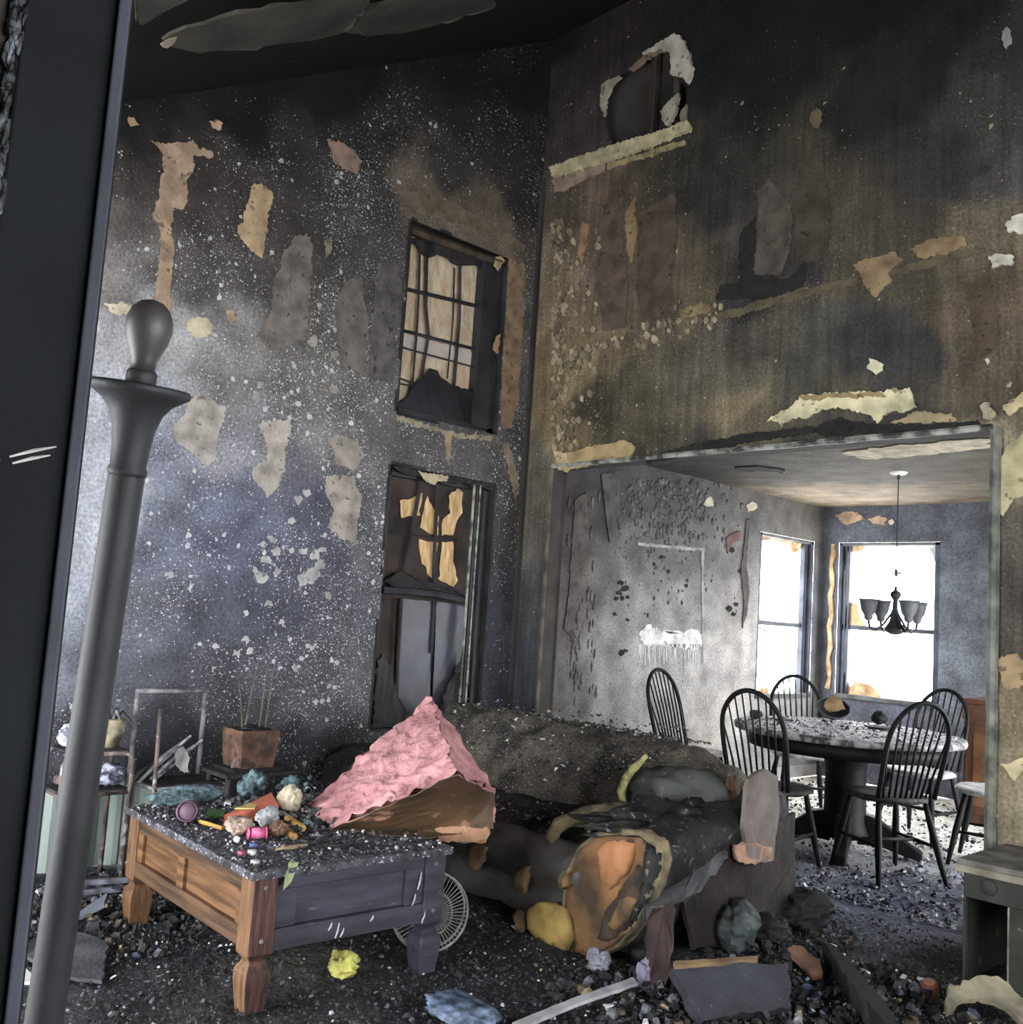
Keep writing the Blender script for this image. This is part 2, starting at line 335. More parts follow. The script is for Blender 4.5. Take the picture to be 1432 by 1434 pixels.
# ------------------------------------------------------------------ ceiling, with sheets hanging loose
yc = axis(-5.95, 0.1, .1); xc = axis(-.06, 6.66, .1)
ceil = struct(stained('ceiling', xc, yc, lambda u, v: (u, v, CZ+CK*v), [(0,-1,S(10,11,10),.05),(1,-2,S(12,13,12),.05),(3,-2,S(14,14,12),.05),(5,-4,S(20,20,18),.0)], m_ceil, seed=21))
sheet = mat('hanging_board', S(62,58,48), S(34,33,28), 3, .9, .3, 30)
for k, (pts, off) in enumerate([([(226,58),(240,50),(262,40),(330,20),(400,8),(470,2),(520,-6),(500,30),(470,52),(420,58),(360,66),(310,72),(270,74),(245,66)], .16),
                                ([(480,45),(505,20),(560,-5),(640,-20),(700,-20),(690,10),(640,30),(580,42),(520,50)], .14),
                                ([(186,-40),(300,-60),(290,-20),(230,15),(195,35),(188,20)], .2)]):
    P = [onc(px, py, off) for i, (px, py) in enumerate(pts)]
    bm = new(); slab(bm, rough(P, .05, .008, k), (0,-CK*.86,.86), .012); obj('hanging_sheet', bm, sheet, ceil)
bm = new(); slab(bm, rough([onc(*p, .2) for p in [(226,60),(238,51),(248,50),(244,60),(235,66)]], .03, .004, 3), (0,-.5,-.86), .01); obj('torn_edge', bm, mat('torn_paper', S(175,160,135)), ceil)

# ------------------------------------------------------------------ plaster patches where paint and soot came off
pm_cache = {}
def pmat(rgb):
    if rgb not in pm_cache:
        c = S(*rgb); pm_cache[rgb] = mat('plaster_%d_%d_%d' % rgb, c, tuple(q*.5 for q in c), 9, .92, .6, 60, contrast=(.32,.62), c3=tuple(q*.35 for q in c), s3=22, t3=.62)
    return pm_cache[rgb]
def patch(wall, pts, rgb, plane, nrm, t=.005, seg=.013, amp=.007, name='plaster_patch'):
    N_ = Vector(nrm); P = rough([plane(*p) for p in pts], seg, amp, int(pts[0][0])); b0 = plane(*pts[0]).dot(N_); bm = new(); slab(bm, [p + N_*(b0 + .002 - p.dot(N_)) for p in P], nrm, t)
    return obj(name, bm, pmat(rgb), wall)
LN, RN = (1,0,0), (0,-1,0)
def ring(cx, cy, r, n=9, sq=1.0): return [(cx + r*math.cos(i*2*PI/n)*(1+.25*math.sin(i*2.3+cx)), cy + sq*r*math.sin(i*2*PI/n)*(1+.25*math.cos(i*1.7+cy))) for i in range(n)]
for pts, rgb in [
 ([(210,196),(228,203),(245,199),(262,202),(270,196),(275,207),(298,212),(296,221),(272,216),(272,235),(262,255),(262,285),(255,295),(243,290),(240,325),(243,345),(238,400),(241,425),(229,446),(222,430),(213,420),(222,380),(224,320),(213,308),(222,270),(228,240),(228,214)], (172,143,114)),
 ([(352,260),(365,258),(382,272),(376,300),(372,335),(365,362),(352,352),(335,330),(332,315),(340,310)], (188,158,118)),
 ([(458,195),(475,198),(495,210),(505,228),(500,243),(480,238),(465,222)], (150,122,106)),
 ([(412,332),(432,330),(438,345),(435,390),(430,430),(432,470),(400,485),(375,490),(362,470),(380,430),(385,390),(398,355)], (120,111,104)),
 ([(480,395),(505,388),(508,420),(515,445),(510,500),(505,522),(480,515),(470,470),(468,430),(475,410)], (114,108,101)),
 ([(530,372),(558,368),(563,400),(553,480),(550,535),(515,530),(520,450)], (98,93,91)),
 ([(262,555),(290,553),(315,570),(308,600),(300,640),(288,655),(270,635),(240,612),(245,590),(258,580)], (168,159,149)),
 ([(365,590),(405,588),(408,610),(400,625),(396,660),(388,680),(376,697),(355,672),(352,655),(372,645),(374,620),(362,602)], (172,162,150)),
 ([(460,610),(500,615),(510,640),(495,660),(470,650)], (152,142,132)),
 ([(455,665),(495,668),(505,700),(500,735),(497,762),(480,755),(460,740),(466,715),(455,690)], (160,150,138)),
 ([(262,447),(285,445),(300,455),(295,470),(275,472),(262,460)], (198,184,152)),
 ([(148,428),(170,422),(190,432),(176,440),(160,442)], (203,188,158)),
 ([(293,170),(302,168),(311,172),(308,182),(296,180)], (196,155,118)),
 ([(178,166),(186,164),(191,174),(183,177)], (196,160,120)),
 ([(318,434),(326,436),(330,448),(325,456),(319,446)], (180,150,115)),
 ([(455,335),(464,333),(463,350),(456,362)], (150,138,112)),
 ([(346,98),(354,88),(361,92),(358,102)], (72,70,66)),([(380,90),(395,84),(425,86),(427,94),(400,94),(385,98)], (62,60,54)),
 ([(712,362),(733,372),(735,400),(730,480),(725,560),(715,600),(700,598),(702,540),(708,450)], (142,113,86)),
 ([(692,360),(700,358),(706,366),(697,380),(690,372)], (196,170,120)),
 ([(694,470),(699,468),(699,485),(694,497),(690,488)], (170,130,88)),
 ([(552,580),(600,596),(640,606),(690,612),(686,618),(640,613),(600,602),(556,590)], (150,138,112)),
 ([(622,608),(632,611),(630,640),(626,648),(623,630)], (165,140,105)),
 ([(586,660),(605,664),(628,668),(624,675),(612,673),(606,680),(594,672)], (185,165,130)),
 ([(555,262),(585,270),(625,282),(660,300),(700,318),(735,345),(728,350),(690,330),(640,312),(590,300),(565,282)], (118,102,84)),
 ([(702,620),(712,622),(722,660),(726,690),(720,700),(712,660)], (140,122,98)),
]: patch(wall_l, pts, rgb, onx, LN)
for (x, y, r) in [(368,762,5),(380,755,6),(385,772,7),(372,785,6),(365,808,8),(358,800,5),(388,800,5),(425,772,7),(440,778,8),(447,790,7),(436,806,11),(424,812,8),(450,770,5),(238,803,6),(418,700,6),(408,730,5),(428,690,5),(350,912,6),(330,915,4),(344,895,5),(300,905,4),(412,935,5),(438,905,4),(395,870,4),(376,846,4),(460,835,5),(466,545,7),(358,555,7),(365,538,5),(437,478,7),(468,495,6)]:
    patch(wall_l, ring(x, y, r), (176,175,172) if y > 650 else (160,153,143), onx, LN, seg=.012, amp=.008)
for pts, rgb, t in [
 ([(772,236),(850,208),(900,194),(966,172),(970,184),(905,210),(850,228),(800,244),(778,250)], (184,170,128), .03),
 ([(775,252),(848,230),(846,240),(800,262),(792,268),(778,270)], (150,128,108), .012),
 ([(850,230),(905,214),(960,196),(962,202),(905,222),(852,238)], (150,134,92), .012),
 ([(902,78),(925,62),(948,50),(962,60),(968,85),(972,98),(966,118),(958,108),(943,107),(940,72),(925,72)], (176,166,152), .03),
 ([(843,122),(855,112),(872,108),(860,122),(852,140),(848,165),(843,150)], (158,146,128), .02),
 ([(928,158),(952,132),(949,160),(938,180),(932,172)], (150,142,124), .03),
 ([(955,160),(963,148),(964,170),(956,176)], (120,108,88), .02),
 ([(880,98),(905,78),(930,68),(932,74),(908,84),(890,100)], (120,98,78), .012),
 ([(1195,372),(1225,360),(1255,352),(1262,365),(1245,380),(1250,395),(1225,418),(1210,395)], (142,117,82), .008),
 ([(1278,348),(1310,333),(1350,332),(1355,345),(1320,358),(1290,362)], (138,113,78), .008),
 ([(1388,362),(1405,356),(1420,358),(1422,370),(1405,374),(1390,377)], (212,206,182), .02),
 ([(1408,318),(1420,305),(1440,296),(1440,330),(1415,326)], (200,196,176), .02),
 (ring(1225,512,11), (220,214,174), .01),
 ([(1075,590),(1110,568),(1120,555),(1165,550),(1240,548),(1276,541),(1285,572),(1270,575),(1240,580),(1230,592),(1215,580),(1175,572),(1150,575),(1130,585),(1090,592)], (208,198,154), .012),
 ([(1120,556),(1165,551),(1240,549),(1240,555),(1165,558),(1125,562)], (150,128,84), .02),
 ([(1250,592),(1285,576),(1330,580),(1340,588),(1300,594)], (156,138,100), .01),
 ([(778,632),(800,634),(840,624),(880,616),(890,626),(885,638),(840,648),(795,660),(782,655)], (172,146,98), .015),
 ([(780,634),(796,634),(800,648),(796,662),(784,658)], (196,172,122), .02),
 ([(815,312),(826,314),(822,345),(815,372),(810,350)], (152,117,78), .006),
 ([(876,300),(890,276),(893,330),(886,368),(878,350)], (138,113,76), .006),
 ([(1060,270),(1075,250),(1110,290),(1108,340),(1095,385),(1056,385),(1062,330)], (84,75,66), .004),
 ([(1135,160),(1146,150),(1152,165),(1146,182),(1138,178)], (110,92,68), .005),
 ([(1400,642),(1415,620),(1440,598),(1440,690),(1420,700),(1405,725),(1399,700)], (178,168,124), .01),
 ([(1402,574),(1432,548),(1440,548),(1440,568),(1415,582)], (180,164,120), .012),
 ([(1395,924),(1425,915),(1440,930),(1440,962),(1405,965)], (160,132,94), .008),
 ([(1400,1072),(1440,1058),(1440,1074),(1420,1092),(1412,1080)], (196,180,136), .012),
 ([(1376,570),(1388,566),(1394,580),(1390,592),(1378,588)], (170,160,130), .02),
 ([(952,434),(985,424),(998,430),(990,440),(955,446)], (136,116,78), .01),
 ([(770,490),(830,468),(880,458),(888,466),(830,482),(775,500)], (120,104,72), .005),
 ([(1408,40),(1414,36),(1416,60),(1410,70),(1404,56)], (150,148,140), .006),
 ([(1380,505),(1386,500),(1388,508),(1383,514)], (200,195,160), .008),
 ([(845,285),(872,275),(872,345),(880,400),(876,455),(845,468),(835,400),(838,330)], (92,76,66), .003),
 ([(895,300),(945,270),(948,330),(940,400),(945,440),(900,455),(890,400)], (82,70,58), .003),
 ([(1035,330),(1058,300),(1060,388),(1105,390),(1130,360),(1128,398),(1080,420),(1000,420),(1010,400),(1035,395)], (36,35,34), .002),
 ([(1118,230),(1150,200),(1165,300),(1160,360),(1130,370),(1112,330)], (72,64,52), .003),
 ([(1000,440),(1100,412),(1200,388),(1300,364),(1375,345),(1380,352),(1300,374),(1205,396),(1100,424),(1005,450)], (92,82,60), .004),
 ([(1350,400),(1385,385),(1400,480),(1375,500),(1360,450)], (84,70,50), .003),
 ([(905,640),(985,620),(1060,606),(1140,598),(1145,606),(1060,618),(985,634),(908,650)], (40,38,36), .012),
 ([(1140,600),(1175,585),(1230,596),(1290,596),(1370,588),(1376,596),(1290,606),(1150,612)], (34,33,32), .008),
]: patch(wall_r, pts, rgb, ony, RN, t)
# loose paint chips standing off the wall in the corner
for k in range(330):
    px = 774 + rnd.expovariate(1/20.0); py = 310 + rnd.random()*320
    if k > 215: px = rnd.uniform(790, 1010); py = 505 - (px-770)*.27 + rnd.gauss(0, 11)
    if px > 1010 or (k <= 215 and px > 850) or k > 300: continue
    r = rnd.uniform(1.6, 4.2); patch(wall_r, ring(px, py, r, 6, 1.5), rnd.choice([(164,148,116),(140,124,96),(112,100,78)]), ony, RN, rnd.uniform(.006,.016), .05, .002, 'paint_chip')

# ------------------------------------------------------------------ dining room shell
DY = 4.14; DZ = 2.6
D_ctrl = cps([(790,690,(51,44,42),.1),(800,760,(63,55,52),.1),(800,850,(79,73,70),.1),(800,960,(91,89,86),.05),(835,700,(58,58,58),.3),(840,800,(84,84,82),.2),(850,900,(112,111,109),.1),(860,980,(132,130,127),.05),  # smoke gradient, with daylight painted into the paler low points
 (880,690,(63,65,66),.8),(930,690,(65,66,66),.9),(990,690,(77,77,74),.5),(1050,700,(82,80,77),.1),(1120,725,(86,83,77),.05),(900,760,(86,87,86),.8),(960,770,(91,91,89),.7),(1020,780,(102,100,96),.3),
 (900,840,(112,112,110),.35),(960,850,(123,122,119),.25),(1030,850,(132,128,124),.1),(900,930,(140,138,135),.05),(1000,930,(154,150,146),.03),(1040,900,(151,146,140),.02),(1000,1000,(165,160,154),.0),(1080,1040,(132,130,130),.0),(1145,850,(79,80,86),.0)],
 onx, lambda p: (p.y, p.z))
WL = (3.03, 3.98, .74, 2.245); WF = (.18, 1.165, .76, 2.25)
ya = axis(.10, DY+.03, .03, WL[:2]); za = axis(0, DZ+.03, .03, WL[2:])
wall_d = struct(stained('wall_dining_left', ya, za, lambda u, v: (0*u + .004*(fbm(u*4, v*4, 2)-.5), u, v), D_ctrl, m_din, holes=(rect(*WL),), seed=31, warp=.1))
FC = cps([(1170,740,(74,78,86),.03),(1250,735,(70,74,82),.03),(1340,730,(72,76,84),.02),(1350,850,(86,91,100),.0),(1350,950,(98,103,112),.0),(1165,900,(80,82,90),.0),(1250,1050,(84,86,100),.0),(1600,850,(90,95,104),0)], lambda a, b: ony(a, b, DY), lambda p: (p.x, p.z))  # smoke tone plus daylight painted into the colours
xa = axis(-.03, 3.93, .04, WF[:2]); zb = axis(0, DZ+.03, .04, WF[2:])
wall_f = struct(stained('wall_dining_back', xa, zb, lambda u, v: (u, 0*u+DY, v), FC, m_far, holes=(rect(*WF),), seed=41, warp=.1))
bm = new(); box2(bm, (3.9,.13,0), (3.95,1.2,DZ)); box2(bm, (3.9,3.2,0), (3.95,DY,DZ)); box2(bm, (3.9,1.2,2.1), (3.95,3.2,DZ)); wall_e = struct(obj('wall_dining_right', bm, mat('blue_grey_paint', S(90,95,104), S(70,74,82), 3, .8)))
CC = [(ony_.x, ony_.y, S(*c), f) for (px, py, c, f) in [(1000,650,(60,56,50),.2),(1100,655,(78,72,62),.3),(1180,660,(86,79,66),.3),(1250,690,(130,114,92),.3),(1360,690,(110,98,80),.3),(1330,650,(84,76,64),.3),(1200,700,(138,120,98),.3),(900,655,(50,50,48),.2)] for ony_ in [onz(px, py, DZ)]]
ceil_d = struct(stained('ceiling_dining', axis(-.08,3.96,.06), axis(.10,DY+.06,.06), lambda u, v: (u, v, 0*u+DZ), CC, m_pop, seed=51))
bm = new(); slab(bm, flat_z(DZ-.003, [onz(*p, DZ) for p in [(1175,632),(1260,622),(1384,612),(1384,626),(1290,636),(1210,642)]], .05, .02, 5), (0,0,-1), .006); obj('bare_strip', bm, pmat((190,178,150)), ceil_d)
bm = new(); slab(bm, rough([onz(*p, DZ-.003) for p in [(1028,654),(1060,652),(1098,657),(1096,661),(1060,658),(1030,658)]], .05, .004, 6), (0,0,-1), .01); obj('scorch_strip', bm, pmat((40,38,36)), ceil_d)
for (x, y) in ((992,703),(1051,710)): patch(wall_d, ring(x, y, 7, 9), (205,196,164), onx, LN, .006, .03, .004)
for pts, rgb in [([(1170,722),(1185,716),(1200,717),(1212,727),(1200,730),(1185,736),(1178,730)], (196,160,124)), ([(1215,727),(1232,721),(1240,727),(1238,735),(1222,733)], (190,158,124)), (ring(1248,731,4,7), (190,170,140))]:
    patch(wall_f, pts, rgb, lambda a, b: ony(a, b, DY), RN)
for pts, rgb, t in [([(840,664),(864,660),(866,690),(860,740),(852,760),(846,720)], (84,84,84), .012), ([(803,700),(820,690),(824,760),(812,800),(806,850),(796,890),(788,880),(796,820),(800,760)], (92,84,80), .01),
   ([(1044,728),(1050,726),(1046,760),(1044,790),(1048,830),(1044,860),(1038,880),(1040,840),(1036,800),(1041,760)], (88,82,78), .008), ([(1015,755),(1022,748),(1036,742),(1036,756),(1024,760),(1018,775)], (120,92,84), .008),
   
   ([(893,760),(985,768),(984,928),(982,930),(981,772),(893,764)], (170,168,164), .006)]:
    patch(wall_d, pts, rgb, onx, LN, t, .02, .004, 'peeled_paint')
for (x, y, r) in [(868,816,4),(874,824,5),(866,830,4),(878,836,3),(862,838,3),(870,838,3),(869,914,4),(875,911,3),(1020,852,4),(1030,846,3),(1026,860,3),(860,860,2.5),(878,868,2.5),(1024,770,3.5),(935,800,2.5),(925,780,3),(960,820,2.5),(915,790,2.5),(1036,800,3)]:
    patch(wall_d, ring(x, y, r, 7), (40,38,38), onx, LN, .006, .02, .003, 'blister_hole')
# white washed-out stain and its drips
patch(wall_d, [(895,888),(905,876),(925,884),(950,886),(970,880),(982,890),(982,903),(975,910),(950,908),(920,905),(900,902)], (226,226,224), onx, LN, .003, .012, .012, 'lime_stain')
for k in range(26):
    x = 893 + k*3.3 + rnd.uniform(-1,1); y1 = 912 + rnd.random()*26
    patch(wall_d, [(x-.7,902),(x+.7,902),(x+.5,y1),(x-.3,y1)], (216,216,214), onx, LN, .003, .2, 0, 'lime_drip')
# blistered paint
bm = new()
for k in range(420):
    px = rnd.gauss(935, 45); py = 672 + abs(rnd.gauss(0, 75))
    if px < 845 or px > 1050: continue
    p = onx(px, py); r = rnd.uniform(.008, .026)*(1.0 if py < 760 else .65)
    g = bmesh.ops.create_icosphere(bm, subdivisions=1, radius=1)
    for v in g['verts']: v.co = Vector((v.co.x*r*.5, v.co.y*r, v.co.z*r*rnd.uniform(.9,1.6))) + Vector((.002, p.y, p.z))
o = obj('paint_blisters', bm, mat('blister', S(104,104,102), S(60,60,60), 10, .8), wall_d, True); o['kind'] = 'stuff'
bm = new()
for k in range(90):
    px = rnd.choice([800, 812, 826, 805]) + rnd.gauss(0, 4); py = rnd.uniform(690, 985); p = onx(px, py); r = rnd.uniform(.008, .025)
    g = bmesh.ops.create_icosphere(bm, subdivisions=1, radius=1)
    for v in g['verts']: v.co = Vector((v.co.x*r*.4, v.co.y*r*.7, v.co.z*r*2.2)) + Vector((.002, p.y, p.z))
o = obj('paint_curls', bm, mat('curl', S(112,104,100), S(66,60,58), 10, .8), wall_d, True); o['kind'] = 'stuff'
bm = new(); box2(bm, (.0,.13,0), (.018,WL[0]+1.1,.11)); struct(obj('baseboard_dining', bm, mat('base_white', S(190,188,184), S(150,150,150), 5)))

# ------------------------------------------------------------------ floor: charred boards under ash, dining window light painted in
m_floor = wallmat('ash_floor_daylit', S(150,152,160), 40, 110, 1.0, fine=45, popcorn=35, spec=.4)
FL = [(onz(px, py).x, onz(px, py).y, S(*c), f) for (px, py, c, f) in [
 (60,1250,(34,36,44),.2),(60,1400,(60,62,68),.35),(180,1280,(44,46,54),.25),(250,1330,(36,36,42),.2),(300,1300,(54,53,50),.2),(150,1400,(34,34,38),.25),(300,1400,(50,50,48),.25),(430,1360,(66,65,56),.2),(500,1400,(44,44,46),.3),(450,1300,(40,40,38),.1),
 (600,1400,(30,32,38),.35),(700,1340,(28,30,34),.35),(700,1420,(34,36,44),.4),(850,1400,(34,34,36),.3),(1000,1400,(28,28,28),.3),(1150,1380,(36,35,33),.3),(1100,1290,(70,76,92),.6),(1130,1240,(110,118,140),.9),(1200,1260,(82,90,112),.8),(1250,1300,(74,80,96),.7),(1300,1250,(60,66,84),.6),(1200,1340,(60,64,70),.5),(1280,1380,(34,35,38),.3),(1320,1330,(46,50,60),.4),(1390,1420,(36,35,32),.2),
 (1180,1200,(130,132,138),.6),(1130,1160,(214,208,196),.2),(1300,1190,(190,186,178),.3),(1240,1160,(214,208,198),.2),(1350,1170,(200,196,188),.2),(1320,1210,(120,122,128),.5)]]  # whitish dining points paint the window light on the floor
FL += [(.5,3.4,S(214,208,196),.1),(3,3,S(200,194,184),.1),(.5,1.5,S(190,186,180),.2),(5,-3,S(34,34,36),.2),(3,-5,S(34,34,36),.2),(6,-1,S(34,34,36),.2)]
floor = struct(stained('floor', axis(-.05,6.6,.035), axis(-6.0,DY+.05,.035), lambda u, v: (u, v, .030*(fbm(u*6, v*6, 9, 5)-.64)), FL, m_floor, seed=61, warp=.18))

# ------------------------------------------------------------------ windows
osb = mat('strand_board', S(232,214,182), S(190,160,124), 9, .8, .5, 50, stretch=(1,2.6,1.0), contrast=(.32,.68), c3=S(212,176,132), s3=14, t3=.55)
osb2 = mat('strand_board_scorched', S(214,166,98), S(40,30,24), 5, .8, .4, 50, stretch=(1,3,1.0), contrast=(.5,.56))
label_m = mat('foil_tape', S(214,200,190), S(190,176,164), 4, .6)
glassblack = mat('sooted_glass', (.02,.022,.028), (.012,.012,.014), 5, .35, .2, 20, spec=.5)
glassgrey = mat('smoked_glass', S(66,68,82), S(40,42,52), 4, .45, .15, 20, spec=.5)
def pane(parent, plane, pts, m, t=.006, seed=0, name='pane', nrm=(1,0,0), amp=.006):
    bm = new(); slab(bm, rough([plane(*p) for p in pts], .03, amp, seed), nrm, t); return obj(name, bm, m, parent)
def window_left(name, R, depth=.13):
    y0, y1, z0, z1 = R
    w = bpy.data.objects.new(name, None); link(w); w['kind'] = 'structure'
    bm = new(); box2(bm, (-depth,y0-.02,z0), (0,y0,z1)); box2(bm, (-depth,y1,z0), (0,y1+.02,z1)); box2(bm, (-depth,y0,z1), (0,y1,z1+.02)); box2(bm, (-depth,y0,z0-.02), (0.0,y1,z0))
    obj('window_reveal', bm, mat('reveal_soot', S(52,50,50), S(26,25,26), 5, .8, .4), w)
    fx = -.05
    for (a, b) in (((fx-.05,y0,z0),(fx,y0+.05,z1)), ((fx-.05,y1-.055,z0),(fx,y1,z1)), ((fx-.05,y0,z1-.06),(fx,y1,z1)), ((fx-.05,y0,z0),(fx,y1,z0+.05))):
        bm = new(); box2(bm, a, b); obj('window_frame', bm, trimdark, w, bevel=.004)
    return w, fx
w1, fx = window_left('window_1', W1)
y0, y1, z0, z1 = W1
bm = new(); box2(bm, (-.128,y0,z0), (-.112,y1,z1)); obj('boarding', bm, osb, w1)
px_ = lambda a, b: onx(a, b, -.108)
pane(w1, px_, [(562,468),(610,478),(666,494),(667,517),(610,503),(561,488)], label_m, .004, 1, 'tape_band')
for (q0, q1, r) in [((588,345),(586,420),.008),((586,420),(583,470),.008),((583,470),(577,545),.008),((598,350),(596,430),.011),((596,430),(600,470),.011),((600,470),(588,540),.011),((636,375),(634,450),.007),((634,450),(626,530),.006),((644,370),(643,450),.011),((643,450),(634,560),.011)]:
    bm = new(); tube(bm, [onx(*q0, -.075), onx(*q1, -.075)], r, 6); obj('muntin', bm, charw, w1)
for (q0, q1, r) in [((566,404),(690,434),.013),((561,462),(684,494),.011),((561,486),(670,516),.006),((560,530),(590,540),.006),((557,537),(680,558),.006)]:
    bm = new(); tube(bm, [onx(*q0, -.07), onx(*q1, -.07)], r, 6); obj('muntin', bm, trimdark, w1)
pane(w1, lambda a, b: onx(a, b, -.062), [(556,560),(571,556),(575,540),(590,528),(602,516),(610,518),(616,530),(628,538),(645,545),(664,543),(674,536),(682,540),(690,600),(640,592),(590,585),(556,580)], glassblack, .006, 2)
pane(w1, lambda a, b: onx(a, b, -.075), [(570,330),(640,350),(690,372),(690,392),(676,380),(664,372),(650,374),(632,368),(612,356),(600,362),(592,357),(580,342),(569,342)], charw, .012, 3, 'charred_blind')
bm = new(); tube(bm, [onx(575,322,-.02), onx(700,368,-.02)], .03, 6); obj('window_head', bm, mat('scorched_head', S(84,68,54), S(30,26,22), 6, .7), w1)
bm = new(); box2(bm, (-.11,y1-.19,z0+.03), (-.03,y1-.06,z1-.05)); obj('jamb_liner', bm, trimdark, w1)
w2, fx = window_left('window_2', W2)
y0, y1, z0, z1 = W2
bm = new(); box2(bm, (-.128,y0,z0), (-.112,y1,z1)); obj('boarding', bm, mat('scorched_ply', S(70,56,50), S(36,30,29), 4, .8, .3), w2)
zr_ = onx(595,832,-.05).z
for pts in [[(558,702),(580,696),(590,690),(587,722),(560,724)],[(592,715),(598,695),(606,712),(615,722),(613,748),(600,746),(588,738)],[(628,694),(640,684),(648,690),(645,718),(634,748),(618,750),(619,726),(630,718)],[(586,756),(612,760),(606,812),(598,802),(588,780)],[(618,758),(634,760),(634,785),(640,812),(634,822),(614,812)]]:
    pane(w2, lambda a, b: onx(a, b, -.108), pts, mat('bare_ply', S(226,190,132), S(186,140,84), 8, .8, .3, 40, stretch=(1,5,1)), .004, int(pts[0][0]), 'bare_wood_patch')
for (q0, q1, r) in [((592,660),(562,822),.014),((613,668),(606,822),.013),((542,745),(640,757),.009)]:
    bm = new(); tube(bm, [onx(*q0, -.085), onx(*q1, -.085)], r, 6); obj('muntin', bm, charw, w2)
bm = new(); tube(bm, [onx(535,826,-.03), onx(570,828,-.02), onx(610,832,-.02), onx(656,842,-.03)], .024, 8); obj('meeting_rail', bm, trimdark, w2)
pane(w2, lambda a, b: onx(a, b, -.09), [(560,838),(604,842),(600,1010),(556,1010)], glassgrey, .006, 5, amp=.002)
pane(w2, lambda a, b: onx(a, b, -.09), [(610,842),(652,850),(646,1010),(604,1010)], glassgrey, .006, 6, amp=.002)
bm = new(); tube(bm, [onx(562,838,-.07), onx(552,1015,-.07)], .012, 6); obj('muntin', bm, charw, w2)
bm = new(); tube(bm, [onx(608,842,-.07), onx(604,915,-.07)], .01, 6); obj('muntin', bm, charw, w2)
pane(w2, lambda a, b: onx(a, b, -.04), [(526,926),(536,915),(548,945),(560,985),(575,1012),(520,1012)], charw, .02, 7, 'curled_blind', amp=.01)
pane(w2, lambda a, b: onx(a, b, -.04), [(650,915),(655,950),(645,1012),(618,1012),(620,975),(634,950)], charw, .02, 8, 'curled_blind', amp=.01)
pane(w2, lambda a, b: onx(a, b, -.02), [(548,652),(690,676),(688,688),(660,678),(620,676),(590,668),(560,664)], char, .02, 9, 'charred_head')
pane(w2, lambda a, b: onx(a, b, -.05), [(535,815),(560,800),(590,812),(640,826),(650,836),(560,826)], char, .01, 10, 'char_crust')
# slim trims right of the lower window
for k, (xa_, xb_, m_) in enumerate([(672,652,'corner_bead'),(668,648,'sooty_trim'),(664,645,'corner_bead')]):
    bm = new(); p, q = onx(xa_, 684, .004), onx(xb_, 1000, .004); box2(bm, (.0,p.y-.008,.3), (.012,p.y+.004,2.2)); obj('edge_trim', bm, MATS[m_] if k != 1 else trimdark, w2)

frame_m = mat('window_frame_blue', S(70,76,92), S(40,44,54), 5, .6, .2)
tanfoam = mat('burnt_foam_edge', S(214,184,134), S(160,120,78), 10, .8, .4)
shard = mat('broken_glass', S(200,206,206), S(150,150,140), 6, .2, .1, spec=.6)
def dining_window(name, P, nrm, R, rail_z, lefty):
    u0, u1, z0, z1 = R
    w = bpy.data.objects.new(name, None); link(w); w['kind'] = 'structure'
    def bx(ua, ub, za, zb, da, db, nm, m_):
        bm = new(); box2(bm, P(ua, da, za), P(ub, db, zb)); return obj(nm, bm, m_, w, bevel=.003)
    bx(u0, u0+.03, z0, z1, -.12, 0, 'window_frame', frame_m); bx(u1-.05, u1, z0, z1, -.12, 0, 'window_frame', frame_m)
    bx(u0, u1, z1-.03, z1, -.12, 0, 'window_frame', mat('pale_frame', S(112,112,110), S(70,70,70), 6)); bx(u0, u1, z0, z0+.04, -.12, .02, 'window_sill', MATS['pale_frame'])
    for k in range(3):
        uu = u1-.05-.03*k if lefty else u0+.03+.03*k
        bx(uu-.008, uu+.008, z0, z1, -.10+.01*k, -.03, 'sash_track', frame_m)
    bx(u0, u1, rail_z-.02, rail_z+.02, -.09, -.05, 'meeting_rail', frame_m)
    return w
w3 = dining_window('window_3', lambda u, d, z: (d, u, z), LN, WL, onx(1095,874).z, True)
w4 = dining_window('window_4', lambda u, d, z: (u, DY-d, z), RN, WF, ony(1248,882,DY).z, False)
pf = lambda a, b: ony(a, b, DY+.07)
for pts, m_ in [([(1190,962),(1196,955),(1216,958),(1234,972),(1232,990),(1210,998),(1186,996)], tanfoam), ([(1181,925),(1184,940),(1190,962),(1187,992),(1181,992)], tanfoam), ([(1184,858),(1190,843),(1200,846),(1205,865),(1216,882),(1186,880)], tanfoam), ([(1240,985),(1262,984),(1264,998),(1236,998)], tanfoam), ([(1300,985),(1312,980),(1312,995),(1296,995)], tanfoam), ([(1180,768),(1200,762),(1214,764),(1206,772),(1188,774),(1184,800),(1181,800)], tanfoam), ([(1300,768),(1312,764),(1312,800),(1308,780)], shard)]:
    pane(w4, pf, pts, m_, .01, int(pts[0][0]), 'broken_pane', RN, .005)
pl_ = lambda a, b: onx(a, b, -.07)
for pts, m_ in [([(1062,748),(1100,752),(1128,760),(1120,768),(1110,776),(1102,762),(1080,756),(1063,758)], tanfoam), ([(1061,868),(1065,854),(1072,852),(1078,866),(1076,872),(1062,874)], shard), ([(1062,878),(1070,878),(1068,888),(1064,888)], shard), ([(1057,970),(1066,963),(1074,962),(1074,985),(1056,990)], tanfoam), ([(1128,770),(1131,770),(1131,980),(1126,960),(1129,900),(1127,830)], shard)]:
    pane(w3, pl_, pts, m_, .01, int(pts[0][0]), 'broken_pane', LN, .005)
